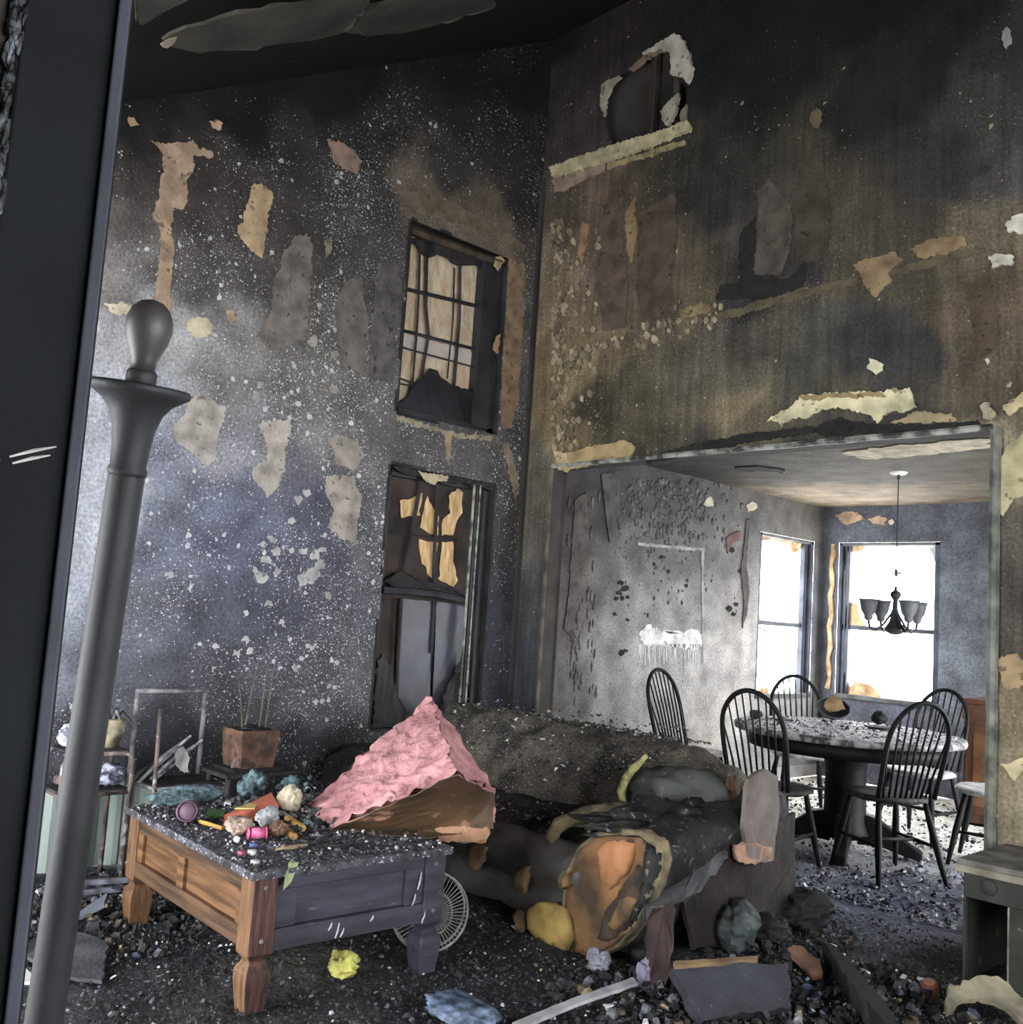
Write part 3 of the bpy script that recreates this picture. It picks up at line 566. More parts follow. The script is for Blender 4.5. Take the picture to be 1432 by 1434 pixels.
bm = new(); tube(bm, [ony(1166,762,DY-.01)+Vector((.012*math.sin(i*2.1),0,-i*.1)) for i in range(15)], [.016+.012*abs(math.sin(i*1.7)) for i in range(15)], 6); obj('foam_bead', bm, tanfoam, w4)

# ------------------------------------------------------------------ foreground: charred door casing and leaning post
casm = mat('casing_black', S(30,33,35), S(20,22,24), 3, .85, .15, 60, spec=.12)
e = at(132,470,1.3)
dr = bpy.data.objects.new('door_1', None); link(dr); dr['kind'] = 'structure'; dr.location = (e.x, e.y, 0)
va = Vector((CAM.x-e.x, CAM.y-e.y, 0)).normalized(); ang = math.atan2(va.y, va.x)+PI/2      # casing faces the doorway
dr.rotation_euler = (0,0,ang+.06)
# local: x across (image right = -x after rotation handled below), y depth
def lb(nm, a, b, m_, bev=.004):
    bm = new(); box2(bm, a, b); return obj(nm, bm, m_, dr, bevel=bev)
SGN = 1 if (Matrix.Rotation(ang+.06,3,'Z') @ Vector((1,0,0))).dot(CR) > 0 else -1
top = 2.98
lb('casing_board', (SGN*-.126,-.0,0), (SGN*-.016,.11,top), casm)
lb('casing_bead', (SGN*-.016,-.012,0), (0,.02,top), mat('casing_edge', S(62,66,78), S(40,43,50), 4, .7, .1, spec=.3), .003)
lb('door_stop', (SGN*-.03,.02,0), (SGN*.004,.05,top), casm)
lb('outer_casing', (SGN*-.42,.02,0), (SGN*-.136,.12,top), mat('scorched_paint', S(84,76,72), S(54,48,46), 3, .8, .3))
bm = new()
for k in range(130):
    z = rnd.uniform(1.1, top); blob(bm, (SGN*(-.130+rnd.uniform(-.010,.006)), .006, z), (.007, .008, rnd.uniform(.01,.035)), .4, 1, k)
obj('char_scale', bm, mat('char_scale', S(96,100,106), S(24,26,28), 40, .5, .8, 90, contrast=(.48,.62)), dr)
bm = new()
for (ax, az, bx_, bz) in [(-.128,-.016,-.092,.0),(-.082,.006,-.030,.026),(-.078,-.002,-.036,.014)]:
    tube(bm, [(SGN*ax,-.0005,1.500+az), (SGN*(ax+bx_)/2,-.001,1.500+(az+bz)/2+.001), (SGN*bx_,-.0005,1.500+bz)], [.0012,.0024,.001], 5)
obj('chalk_scrape', bm, mat('chalk', S(190,190,186), S(150,150,148), 20), dr)

pb, pt = Vector((3.172,-4.12,0)), at(195,548,1.6)
ax = (pt-pb); Lp = ax.length; ax.normalize()
post = thing('finial_post', 'leaning charcoal post with a flared dish and ball finial beside the door casing', 'post', pb)
Mr = Vector((0,0,1)).rotation_difference(ax).to_matrix().to_4x4()
pm = mat('post_charcoal', S(46,48,50), S(32,34,36), 5, .6, .12, 70, spec=.3)
bm = new(); lathe(bm, [(.030,0),(.030,Lp*.35),(.0285,Lp-.14),(.0285,Lp-.135)], 10, Mr); obj('shaft', bm, pm, post, True)
bm = new(); lathe(bm, [(.027,Lp-.14),(.031,Lp-.135),(.031,Lp-.128),(.028,Lp-.122),(.030,Lp-.09),(.034,Lp-.06),(.042,Lp-.035),(.055,Lp-.018),(.070,Lp-.008),(.080,Lp-.002),(.081,Lp+.005),(.078,Lp+.009),(.02,Lp+.012)], 40, Mr); obj('flared_dish', bm, pm, post, True)
bm = new(); lathe(bm, [(.02,Lp+.010),(.024,Lp+.013),(.024,Lp+.030),(.021,Lp+.034)], 32, Mr); obj('collar', bm, pm, post, True)
bm = new(); lathe(bm, [(.019,Lp+.034),(.020,Lp+.05),(.026,Lp+.065),(.033,Lp+.082),(.037,Lp+.1),(.036,Lp+.118),(.030,Lp+.134),(.018,Lp+.146),(.004,Lp+.150)], 32, Mr); obj('ball_finial', bm, mat('finial_brown', S(64,58,56), S(46,42,42), 4, .5, .1, spec=.45), post, True)

# ------------------------------------------------------------------ coffee table
wo_r = mat('honey_wood_rail', S(100,70,46), S(58,39,28), 7, .5, .3, 40, stretch=(.5,3,6))
wo = mat('honey_wood', S(124,84,48), S(80,51,28), 7, .5, .3, 40, stretch=(.5,3,6), c3=S(84,48,28), s3=10, t3=.66)
wo_l = mat('honey_wood_leg', S(128,90,56), S(84,54,33), 7, .5, .35, 40, stretch=(5,5,.6), c3=S(70,40,28), s3=9, t3=.64)
wr_ = mat('scorched_red_wood', S(96,62,54), S(46,30,30), 12, .55, .5, 50, stretch=(5,5,.4))
wg = mat('smoked_purple_wood', S(66,64,78), S(44,42,51), 6, .55, .25, 40, stretch=(3,.6,3), c3=S(92,90,104), s3=14, t3=.68)
wt = mat('ashen_tabletop', S(84,84,92), S(40,40,44), 30, .8, .8, 90, c3=S(170,172,180), s3=90, t3=.6)
ct = thing('coffee_table', 'square-legged wooden coffee table, honey coloured side and scorched end, covered in debris', 'table', (1.475,-2.615,0), math.radians(-2.5))
hx, hy, TH = .575, .415, .46
bm = new(); box2(bm, (-hx,-hy,TH-.028), (hx,hy,TH)); obj('tabletop', bm, wt, ct, bevel=.005)
def cleg(sx, sy, mats, foot=True):
    cx, cy = sx*(hx-.065), sy*(hy-.065)
    pr_ = [(.045,TH-.03),(.045,.185),(.030,.165),(.030,.155),(.044,.135),(.046,.125),(.047,.10),(.036,.0)] if foot else [(.042,TH-.03),(.042,.0)]
    bm = new(); rings = []
    for h, z in pr_: rings.append([(cx+a*h, cy+b*h, z) for a, b in ((-1,-1),(1,-1),(1,1),(-1,1))])
    loft(bm, rings); bm.normal_update()
    o = obj('leg', bm, mats, ct, bevel=.004)
    if len(mats) > 1:
        for p in o.data.polygons: p.material_index = 1 if p.normal.x > .5 else 0
    return o
cleg(1,-1,[wo_l, wr_]); cleg(-1,-1,[wo_l]); cleg(1,1,[wg]); cleg(-1,1,[wg])
yf = -hy+.045
for nm, a, b, m_ in [('apron_rail',(-hx+.11,yf-.018,.375),(hx-.11,yf+.018,TH-.028),wo_r),('apron_rail',(-hx+.11,yf-.022,.20),(hx-.11,yf+.018,.262),wo_r),
    ('apron_stile',(-hx+.11,yf-.018,.262),(-hx+.16,yf+.018,.375),wo),('apron_stile',(-.07,yf-.018,.262),(-.01,yf+.018,.375),wo),('apron_stile',(hx-.15,yf-.018,.262),(hx-.11,yf+.018,.375),wo),
    ('apron_panel',(-hx+.16,yf-.004,.262),(-.07,yf+.012,.375),wo),('apron_panel',(-.01,yf-.004,.262),(hx-.15,yf+.012,.375),wo)]:
    bm = new(); box2(bm, a, b); obj(nm, bm, m_, ct, bevel=.003)
xe = hx-.045
for nm, a, b in [('apron_rail',(xe-.018,-hy+.11,.385),(xe+.012,hy-.11,TH-.028)),('apron_rail',(xe-.018,-hy+.11,.19),(xe+.02,hy-.11,.26)),('apron_stile',(xe-.018,-hy+.11,.26),(xe+.012,-hy+.19,.385)),('apron_stile',(xe-.018,hy-.19,.26),(xe+.012,hy-.11,.385)),('apron_panel',(xe-.02,-hy+.19,.26),(xe-.004,hy-.19,.385))]:
    bm = new(); box2(bm, a, b); obj(nm, bm, wg, ct, bevel=.003)
for nm, a, b in [('apron_rail',(-hx+.11,-yf-.018,.2),(hx-.11,-yf+.018,TH-.028)),('apron_rail',(-xe-.012,-hy+.11,.2),(-xe+.018,hy-.11,TH-.028))]:
    bm = new(); box2(bm, a, b); obj(nm, bm, wg, ct)
for (y_, z_) in ((-hy+.065,.40),(-hy+.065,.23),(hy-.065,.40),(hy-.065,.23)):
    bm = new(); bmesh.ops.create_icosphere(bm, subdivisions=2, radius=.009, matrix=Matrix.Translation((hx-.02,y_,z_))); obj('peg', bm, mat('peg_grey', S(110,106,112)), ct, True)
# drips of pale extinguisher residue on the scorched end
for (py_, pz, l) in [(hy-.13,.375,.06),(hy-.15,.30,.04),(hy-.10,.24,.05),(-hy+.36,.245,.05),(-hy+.33,.25,.025),(-hy+.38,.225,.03),(-hy+.5,.25,.02)]:
    bm = new(); tube(bm, [(hx-.022,py_,pz), (hx-.022,py_-.004,pz-l*.5), (hx-.023,py_-.012,pz-l)], [.002,.004,.002], 5); obj('pale_drip', bm, mat('residue', S(214,212,214), S(160,160,166), 20), ct)

def scatter(name, n, fn, mats, smin, smax, parent=None, seed=1, flat=.6, label=None, cat=None):
    """heap of small broken pieces nobody could count: one mesh"""
    r = random.Random(seed); V = []; Fc = []; MI = []
    for k in range(n):
        c = fn(r)
        if c is None: continue
        s = smin*(smax/smin)**(r.random()**1.6); M = Matrix.Rotation(r.uniform(0,6.28),3,(r.uniform(-.5,.5), r.uniform(-.5,.5), 1)) @ Matrix.Rotation(r.uniform(-.5,.5),3,'X')
        b = len(V); e_ = (s*r.uniform(.6,1.4), s*r.uniform(.3,.9), s*flat*r.uniform(.3,1))
        for (i, j, l) in ((-1,-1,-1),(1,-1,-1),(1,1,-1),(-1,1,-1),(-.6,-.7,1),(.8,-.5,1),(.5,.7,1),(-.7,.6,1)):
            V.append(Vector(c) + M @ Vector((i*e_[0]*r.uniform(.6,1.1), j*e_[1]*r.uniform(.6,1.1), l*e_[2])))
        for f in ((3,2,1,0),(4,5,6,7),(0,1,5,4),(1,2,6,5),(2,3,7,6),(3,0,4,7)): Fc.append([b+q for q in f])
        mi = r.choices(range(len(mats)), [w for _, w in mats])[0]; MI += [mi]*6
    me = bpy.data.meshes.new(name); me.from_pydata([tuple(v) for v in V], [], Fc)
    for m_, _ in mats: me.materials.append(m_)
    me.polygons.foreach_set('material_index', MI); me.update()
    o = bpy.data.objects.new(name, me); link(o, parent); o['kind'] = 'stuff'
    if label: o['label'] = label; o['category'] = cat
    return o
ashw = mat('ash_white', S(206,206,208), S(150,150,156), 30); ashg = mat('ash_grey', S(110,112,120), S(66,68,74), 30); ashd = mat('ash_dark', S(54,54,57), S(26,26,28), 30, .8)
ashb = mat('ash_brown', S(92,78,62), S(52,44,38), 30); asht = mat('ash_tan', S(176,150,112), S(120,98,70), 30); ashbl = mat('ash_blueish', S(96,104,134), S(60,66,88), 30)
ca, sa = math.cos(math.radians(-2.5)), math.sin(math.radians(-2.5))
def tt(lx, ly, z=TH): return Vector((1.475+ca*lx-sa*ly, -2.615+sa*lx+ca*ly, z))
scatter('table_ash', 2600, lambda r: tt(r.uniform(-.56,.56), r.uniform(-.405,.405), TH+.003+.01*abs(r.gauss(0,.5))), [(ashg,5),(ashd,6),(ashw,1.6),(ashb,1)], .003, .011, None, 5, label='loose ash and char crumbs lying over the coffee table top', cat='ash')

# ------------------------------------------------------------------ sofa
so_d = mat('sofa_char', S(40,39,40), S(18,18,19), 9, .7, 1.0, 30, c3=S(104,98,90), s3=34, t3=.62)
so_b = mat('sofa_back_scorched', S(92,86,76), S(40,38,35), 7, .85, 1.0, 55, c3=S(136,128,114), s3=90, t3=.60)
so_s = mat('sofa_skin', S(80,76,72), S(42,40,38), 6, .5, .7, 20, spec=.4)
foam_o = mat('foam_orange', S(150,102,54), S(66,51,35), 4.0, .75, .7, 30, contrast=(.36,.62), c3=S(56,44,34), s3=7, t3=.64)
foam_b = mat('foam_bright', S(196,134,84), S(150,92,50), 9, .75, .6, 40, stretch=(1,1,.3))
foam_y = mat('foam_yellow', S(176,144,66), S(112,86,40), 8, .75, .7, 30, c3=S(96,72,36), s3=14, t3=.66)
foam_k = mat('foam_brown', S(128,96,58), S(66,52,36), 9, .8, .7, 40)
crust = mat('foam_crust', S(132,118,84), S(54,48,38), 12, .8, .8, 50)
sofa = thing('sofa', 'burnt sofa with exposed orange foam in its arm, standing across the wide opening', 'sofa', (1.35,-1.05,0))
SO = Vector((1.35,-1.05,0))
def sobj(nm, bm, m_, sm=True, parent=None, bevel=0):
    for v in bm.verts: v.co -= SO
    return obj(nm, bm, m_, parent or sofa, sm, bevel)
def prof_loft(profile_fn, xs):
    bm = new(); loft(bm, [profile_fn(x) for x in xs]); return bm
def dense(poly, seg=.05):
    out = []; n = len(poly)
    for i in range(n):
        a, b = Vector(poly[i]), Vector(poly[(i+1)%n]); k = max(1, int((b-a).length/seg))
        out += [a.lerp(b, j/k) for j in range(k)]
    return out
def extr(poly_yz, x0, x1, amp, sc, seed, step=.05):
    P = dense([Vector((0,y,z)) for y, z in poly_yz], step); n = int((x1-x0)/step)+1
    bm = new(); loft(bm, [[p + Vector((x0+(x1-x0)*i/(n-1),0,0)) for p in P] for i in range(n)]); jitter(bm, amp, sc, seed); return bm
sobj('base', extr([(-1.50,.06),(-.62,.06),(-.62,.26),(-1.50,.26)], .30, 2.30, .012, 4, 1), so_d)
bk = extr([(-.52,.05),(-.46,.05),(-.47,.50),(-.52,.70),(-.60,.765),(-.70,.77),(-.80,.70),(-.90,.52),(-.98,.36),(-.80,.32),(-.60,.30)], .20, 2.28, .035, 5, 2, .03)
for v in bk.verts:                                          # the right-hand end of the back has slumped
    t = max(0, (v.co.x-1.7)/.6); v.co.z -= .10*t*t*(v.co.z > .5)
sobj('backrest', bk, so_b)
for x0, x1, sd in ((.42,1.02,3),(1.05,1.62,4),(1.64,2.16,5)):
    sobj('seat_cushion', extr([(-1.46,.26),(-.90,.26),(-.88,.36),(-1.0,.41),(-1.38,.38),(-1.46,.34)], x0, x1, .028, 5, sd), so_d)
fr = extr([(-1.44,.05),(-1.40,.30),(-1.46,.37),(-1.54,.38),(-1.61,.33),(-1.62,.26),(-1.575,.20),(-1.585,.12),(-1.56,.05)], .34, 2.16, .014, 5, 6, .04)
sobj('front_rail', fr, so_s)
def plate(pts, m_, nm, t=.012, y=-1.63, amp=.004, dome=.012, seed=1):
    """burnt-through spot of foam bulging on a face of the sofa"""
    P = rough([ony(*p, y) for p in pts], .02, amp, seed); c = sum(P, Vector())/len(P)
    rings = []
    for k, (s, d) in enumerate(((1.0,.02),(1.0,0),(.85,-dome*.6),(.6,-dome),(.3,-dome*1.1))): rings.append([c + (p-c)*s + Vector((0,d,0)) for p in P])
    bm = new(); loft(bm, rings); return sobj(nm, bm, m_)
plate([(655,1188),(668,1182),(682,1186),(676,1205),(664,1222),(655,1212)], foam_k, 'foam_spot', seed=2)
plate([(722,1222),(730,1214),(741,1214),(738,1235),(734,1252),(722,1248),(718,1236)], foam_k, 'foam_spot', seed=3)
plate([(781,1232),(788,1220),(797,1220),(798,1236),(790,1248),(781,1246)], crust, 'foam_spot', seed=4)
plate([(784,1234),(789,1224),(796,1226),(795,1238),(788,1245)], foam_k, 'foam_spot', y=-1.645, seed=5)
plate([(738,1272),(755,1264),(775,1265),(790,1272),(797,1290),(800,1312),(794,1340),(775,1332),(752,1318),(738,1300)], foam_y, 'foam_bulge', y=-1.63, dome=.022, seed=6)
plate([(719,1282),(726,1272),(735,1276),(736,1300),(730,1312),(722,1302)], foam_k, 'foam_spot', seed=7)
# rolled right arm, its front face burnt open to the foam
af = [(798,1346),(788,1300),(792,1250),(800,1215),(815,1185),(838,1168),(868,1162),(902,1166),(925,1182),(931,1206),(922,1240),(906,1272),(888,1305),(868,1325),(835,1342)]
A = dense([ony(*p, -1.60) for p in af], .04); ac = sum(A, Vector())/len(A)
bm = new(); rings = []
for i in range(22):
    t = i/21.0; y = -1.565 + t*.92
    rings.append([Vector((ac.x + (p.x-ac.x)*(.96-.22*t) + .03*t, y, max(.03, p.z*(1-.06*t) + .13*t*(p.z > .3)))) for p in A])
loft(bm, rings); jitter(bm, .02, 4, 9); sobj('armrest', bm, so_d)
bm = new(); P = [ac + (p-ac)*1.03 + Vector((0,-.012,0)) for p in A]
loft(bm, [[p + Vector((0,.05,0)) for p in P], P, [ac + (p-ac)*.97 + Vector((0,-.028,0)) for p in A], [ac + (p-ac)*.93 + Vector((0,-.005,0)) for p in A]], cap=False); jitter(bm, .005, 14, 4); sobj('burnt_rim', bm, crust)
bm = new(); loft(bm, [[ac + (p-ac)*s + Vector((0,-.012+d,0)) for p in A] for s, d in ((.93,.02),(.93,-.004),(.8,.004),(.55,.012),(.25,.016))]); jitter(bm, .007, 10, 5); sobj('arm_foam', bm, foam_o)
plate([(836,1185),(850,1176),(875,1174),(890,1182),(888,1200),(878,1222),(862,1238),(852,1246),(844,1230),(838,1208)], foam_b, 'torn_foam', y=-1.605, dome=.025, seed=8)
plate([(905,1180),(925,1195),(926,1215),(905,1268),(885,1300),(880,1296),(896,1262),(908,1225)], so_d, 'charred_flap', y=-1.62, dome=.02, seed=9)
plate([(868,1258),(885,1250),(892,1262),(882,1290),(860,1305),(850,1296)], foam_k, 'charred_flap', y=-1.615, dome=.012, seed=10)
plate([(872,1240),(892,1212),(906,1222),(896,1262),(876,1300),(852,1320),(836,1314),(848,1275)], mat('foam_dark', S(84,66,48), S(40,33,27), 7, .8, .8, 40), 'burnt_foam', y=-1.612, dome=.01, seed=11)
# crumpled cover along the top of the arm
bm = new()
for k, pts in enumerate([[(768,1180,-1.55),(785,1150,-1.5),(820,1140,-1.42),(860,1134,-1.35),(905,1140,-1.3)], [(905,1140,-1.35),(930,1160,-1.4),(950,1185,-1.4)]]):
    tube(bm, [ony(a, b, y) for a, b, y in pts], [.026,.034,.038,.036,.028][:len(pts)], 8)
subdiv(bm, 1); jitter(bm, .022, 12, 6); sobj('crumpled_cover', bm, crust)
bm = new(); blob(bm, (2.30,-1.15,.50), (.20,.42,.075), .5, 4, 3, 3.0); jitter(bm, .012, 14, 2); sobj('charred_cover', bm, so_d)
# outer side of the arm with hanging upholstery
bm = new(); P = [Vector((2.50,-1.45,.42)), Vector((2.53,-.95,.48)), Vector((2.50,-.55,.52)), Vector((2.50,-.52,.05)), Vector((2.54,-.9,.04)), Vector((2.50,-1.3,.05))]
slab(bm, rough(P, .05, .005, 2), (1,0,0), .02); sobj('side_panel', bm, mat('dark_red_lining', S(46,36,34), S(20,17,17), 7, .8, .9, 30), False)
for k, (pts, m_, sd) in enumerate([([(895,1250,2.48),(960,1215,2.50),(1015,1175,2.52),(1018,1200,2.56),(985,1240,2.60),(960,1262,2.62),(930,1270,2.60),(905,1300,2.58)], 'flap_grey', 1), ([(902,1300,2.60),(912,1272,2.63),(940,1262,2.66),(945,1300,2.68),(938,1340,2.70),(928,1380,2.70),(912,1400,2.68),(904,1360,2.63)], 'flap_red', 2)]):
    mm = mat('flap_grey', S(92,92,96), S(54,53,56), 8, .6, .5, 30) if m_ == 'flap_grey' else mat('flap_red', S(66,46,42), S(34,25,24), 6, .8, .4, 30)
    bm = new(); slab(bm, rough([onx(a, b, x) for a, b, x in pts], .03, .006, sd), (.8,-.5,.2), .008); sobj('hanging_upholstery', bm, mm, False)
bm = new(); slab(bm, rough([onx(a, b, 2.562) for a, b in [(1042,1092),(1052,1082),(1068,1076),(1084,1088),(1086,1120),(1082,1160),(1078,1205),(1040,1202),(1036,1150)]], .03, .003, 5), (1,0,0), .02); sobj('end_board', bm, mat('end_board', S(124,112,106), S(92,82,76), 6, .7, .3, 40), False)
bm = new(); slab(bm, rough([onx(a, b, 2.568) for a, b in [(1022,1185),(1040,1180),(1080,1178),(1078,1205),(1062,1208),(1050,1212),(1030,1200)]], .02, .008, 6), (1,0,0), .012); sobj('torn_lining', bm, mat('torn_lining', S(176,134,108), S(130,92,72), 14, .8, .4), False)
bm = new(); blob(bm, onx(1022,1110,2.40), (.035,.05,.075), .25, 3, 3, 2.0); sobj('foam_lump', bm, foam_k)
bm = new(); blob(bm, onx(985,1150,2.36), (.07,.07,.05), .6, 3, 9, 2.0); sobj('foam_lump', bm, crust)
bm = new(); lathe(bm, [(.03,0),(.04,.05),(.028,.06)], 12, Matrix.Translation((2.40,-1.50,0))); lathe_ = sobj('foot', bm, charw)
for (fx_, fy_) in ((.36,-1.48),(.36,-.62),(2.40,-.62)):
    bm = new(); lathe(bm, [(.03,0),(.04,.05),(.028,.06)], 12, Matrix.Translation((fx_,fy_,0))); sobj('foot', bm, charw)
sobj('armrest', extr([(-1.55,.06),(-.62,.06),(-.62,.52),(-.8,.58),(-1.4,.54),(-1.56,.45)], .12, .34, .02, 4, 12), so_d)
scatter('sofa_debris', 1700, lambda r: (lambda x, y: (x, y, (.775 if y > -.72 else .74-(-.78-y)*1.55+.02 if y > -.97 else .40) + .006*r.random()))(r.uniform(.3,2.05), r.choice([r.uniform(-.72,-.56), r.uniform(-.95,-.72), r.uniform(-1.4,-1.0)])), [(ashd,6),(ashg,3),(ashw,.8),(asht,.5),(ashb,3)], .004, .014, None, 8, label='burnt crumbs and ash strewn along the sofa back and seat', cat='ash')

cu = thing('throw_pillow', 'slumped grey-green pillow with frayed yellow piping at the right end of the sofa back', 'pillow', (2.10,-.92,.56))
bm = new(); blob(bm, (0,0,0), (.30,.13,.14), .22, 4, 5, 2.2); jitter(bm, .018, 5, 3); obj('pillow_body', bm, mat('pillow_green', S(72,76,70), S(40,43,40), 5, .8, .7, 26, c3=S(104,104,96), s3=40, t3=.66), cu, True)
bm = new(); tube(bm, [ony(a, b, -1.07) - Vector((2.10,-.92,.56)) for a, b in [(905,1058),(888,1075),(876,1090),(870,1108),(872,1124)]], [.012,.017,.02,.02,.016], 8); subdiv(bm, 1); jitter(bm, .006, 30, 2); obj('piping', bm, mat('piping_yellow', S(168,160,96), S(100,96,58), 40, .8, .6), cu, True)

# ------------------------------------------------------------------ pink insulation batt
ib = thing('insulation_batt', 'slab of pink insulation with brown paper facing, propped between coffee table and sofa', 'insulation', (1.75,-2.0,.46))
IO = Vector((1.75,-2.0,.46))
Lt = onz(424,1134,.47); Pk = ony(602,974,-1.72); Rg = at(640,1083,3.62); Rr = ony(692,1108,-1.90); Rb = ony(690,1158,-1.93); Fb = onz(600,1172,.468); Lb = onz(462,1160,.468)
Bk = Vector((1.42,-1.68,.47)); Lk = Vector((1.12,-2.25,.47))
def tri_face(bm, P, n, q=None):
    """bilinear quad patch with n x n cells"""
    g = [[bm.verts.new(P[0].lerp(P[1], i/n).lerp(P[3].lerp(P[2], i/n), j/n)) for j in range(n+1)] for i in range(n+1)]
    for i in range(n):
        for j in range(n): bm.faces.new((g[i][j], g[i+1][j], g[i+1][j+1], g[i][j+1]))
bm = new()
tri_face(bm, (Lb, Lt, Pk, Rg), 60); tri_face(bm, (Rg, Pk, Pk.lerp(Rr,.6), Rr), 20); tri_face(bm, (Lt, Lk, Bk, Pk), 16); tri_face(bm, (Pk, Bk, Rb+Vector((-.1,.1,0)), Rr), 12)
tri_face(bm, (Lb+Vector((0,.02,.01)), Rg+Vector((-.02,.02,-.01)), Rr+Vector((-.02,.02,0)), Rb+Vector((-.02,.02,.02))), 12)
bmesh.ops.remove_doubles(bm, verts=bm.verts[:], dist=.004)
for v in bm.verts:
    q = v.co; d = noise.noise_vector(q*9)*.02 + noise.noise_vector(q*24)*.010 + noise.noise_vector(Vector((q.x*14, q.y*14, q.z*50)))*.010; v.co = q + d - IO
    if v.co.z < .004: v.co.z = .004
obj('fibre', bm, mat('pink_fibre', S(212,146,146), S(168,106,112), 7, .95, 1.0, 45, c3=S(150,116,118), s3=8, t3=.68), ib, True)
bm = new(); off = Vector((.012,-.012,-.004))
tri_face(bm, (Lb+off, Rg+off, Rr+off, Rb+off), 16); tri_face(bm, (Lb+off, Rb+off, Rb+Vector((-.05,.03,-.02)), Fb+off), 10)
bmesh.ops.remove_doubles(bm, verts=bm.verts[:], dist=.004)
for v in bm.verts:
    q = v.co; v.co = q + noise.noise_vector(q*11)*.010 + noise.noise_vector(q*26)*.006*(1 if q.x > 1.8 else .4) - IO
    if v.co.z < .006 and v.co.y < -.2: v.co.z = .006
o = obj('paper_facing', bm, mat('kraft_paper', S(100,72,44), S(52,38,25), 5, .6, .5, 18, spec=.4, c3=S(170,120,92), s3=7, t3=.64), ib)
md = o.modifiers.new('solid', 'SOLIDIFY'); md.thickness = .003
bm = new(); subp = [Rb+Vector((.0,-.02,-.0)), Rb+Vector((.02,-.06,-.05)), Rb+Vector((-.02,-.14,-.06)), Rb+Vector((-.06,-.24,-.045)), Rb+Vector((-.10,-.22,-.01)), Rb+Vector((-.05,-.1,.02))]
slab(bm, rough([p-IO for p in subp], .02, .008, 3), (.5,-.6,.5), .004); obj('torn_paper', bm, mat('kraft_torn', S(178,126,96), S(120,84,60), 9, .7, .5), ib)

# ------------------------------------------------------------------ desk-fan guard under the table end
fanp = at(602,1281,3.93); fan = thing('fan', 'round wire fan guard standing behind the scorched table leg', 'fan', (fanp.x, fanp.y, 0))
fd = Vector((.86,-.5,.08)).normalized(); FM = Matrix.Translation((0,0,fanp.z+.012)) @ Vector((0,0,1)).rotation_difference(fd).to_matrix().to_4x4()
fm = mat('fan_grey', S(150,150,146), S(84,84,82), 12, .6, .2)
def circ(r, z, n=40): return [FM @ Vector((r*math.cos(i*2*PI/n), r*math.sin(i*2*PI/n), z)) for i in range(n+1)]
for r, z, w_ in ((.152,0,.005),(.148,-.05,.005),(.085,.022,.003)):
    bm = new(); tube(bm, circ(r, z), w_, 6, False); obj('guard_ring', bm, fm, fan, True)
for i in range(54):
    a = i*2*PI/54; c, s = math.cos(a), math.sin(a)
    if i == 0: bm = new(); tube(bm, [FM @ Vector((.06,0,.026)), FM @ Vector((.10,0,.018)), FM @ Vector((.15,0,.0))], .0018, 4); rib0 = obj('guard_wire', bm, fm, fan)
    else: q = rib0.copy(); link(q, fan); q.matrix_basis = FM @ Matrix.Rotation(a,4,'Z') @ FM.inverted()
bm = new(); lathe(bm, [(.06,.02),(.06,.028),(.03,.034),(.002,.035)], 28, FM); obj('hub', bm, mat('hub_grey', S(84,86,92), S(60,62,66), 8, .5), fan, True)
bm = new(); lathe(bm, [(.05,-.12),(.055,-.06),(.04,-.055)], 20, FM); obj('motor', bm, ashd, fan, True)

# ------------------------------------------------------------------ metal plant stand with burnt pots, far left
rust = mat('rusted_tube', S(120,100,92), S(64,52,50), 14, .7, .5, 50, c3=S(150,146,144), s3=18, t3=.58)
tin = mat('ashen_tube', S(138,138,140), S(76,76,78), 20, .7, .5, 60)
st = thing('plant_stand', 'two-tier rusted tube stand against the left wall behind the leaning post', 'stand', (.30,-2.93,0))
def rods(parent, org, segs, r, m_, nm='tube'):
    for s_ in segs:
        bm = new(); tube(bm, [Vector(p)-Vector(org) for p in s_], r, 7); obj(nm, bm, m_, parent, True)
so_ = (.30,-2.93,0)
X0, X1, Y0, Y1 = .18, .42, -3.10, -2.79
for x in (X0, X1):
    rods(st, so_, [[(x,Y0,0),(x,Y0,.56),(x,Y0+.03,.60),(x,Y1-.03,.60),(x,Y1,.57),(x,Y1,0)]], .011, rust, 'leg_frame')
rods(st, so_, [[(X0,Y0,.42),(X1,Y0,.42)],[(X0,Y1,.42),(X1,Y1,.42)],[(X1,Y0,.42),(X1,Y1,.42)],[(X0,Y0,.42),(X0,Y1,.42)],[(X0,Y0+.05,.60),(X1,Y0+.05,.60)],[(X0,Y1-.05,.60),(X1,Y1-.05,.60)]], .008, rust, 'cross_rail')
bm = new(); box2(bm, (X0-.30,Y0+2.93,.43), (X1-.30,Y1+2.93,.437)); obj('shelf', bm, charw, st)
bm = new(); box2(bm, (X0-.30,Y0+2.95,.607), (X1-.30,Y1+2.91,.613)); obj('shelf', bm, charw, st)
def pile(name, label, cat, c, s, m_, seed, amp=.5, group=None):
    bm = new(); crumple(bm, (0,0,s[2]*.9), s, .55+.5*amp, seed)
    zmin = min(v.co.z for v in bm.verts)
    for v in bm.verts: v.co.z -= zmin
    o = obj(name, bm, m_, None, True); o.location = c; return tag(o, label, cat, group)
pot = thing('flower_pot', 'sooty pale flower pot with burnt leaves on the top of the plant stand', 'pot', (.30,-2.86,.613))
bm = new(); lathe(bm, [(.045,0),(.06,.06),(.068,.12),(.072,.125),(.06,.13)], 20); obj('pot_body', bm, mat('pot_soot', S(170,160,128), S(70,62,52), 9, .7, .3, 30, contrast=(.42,.6)), pot, True)
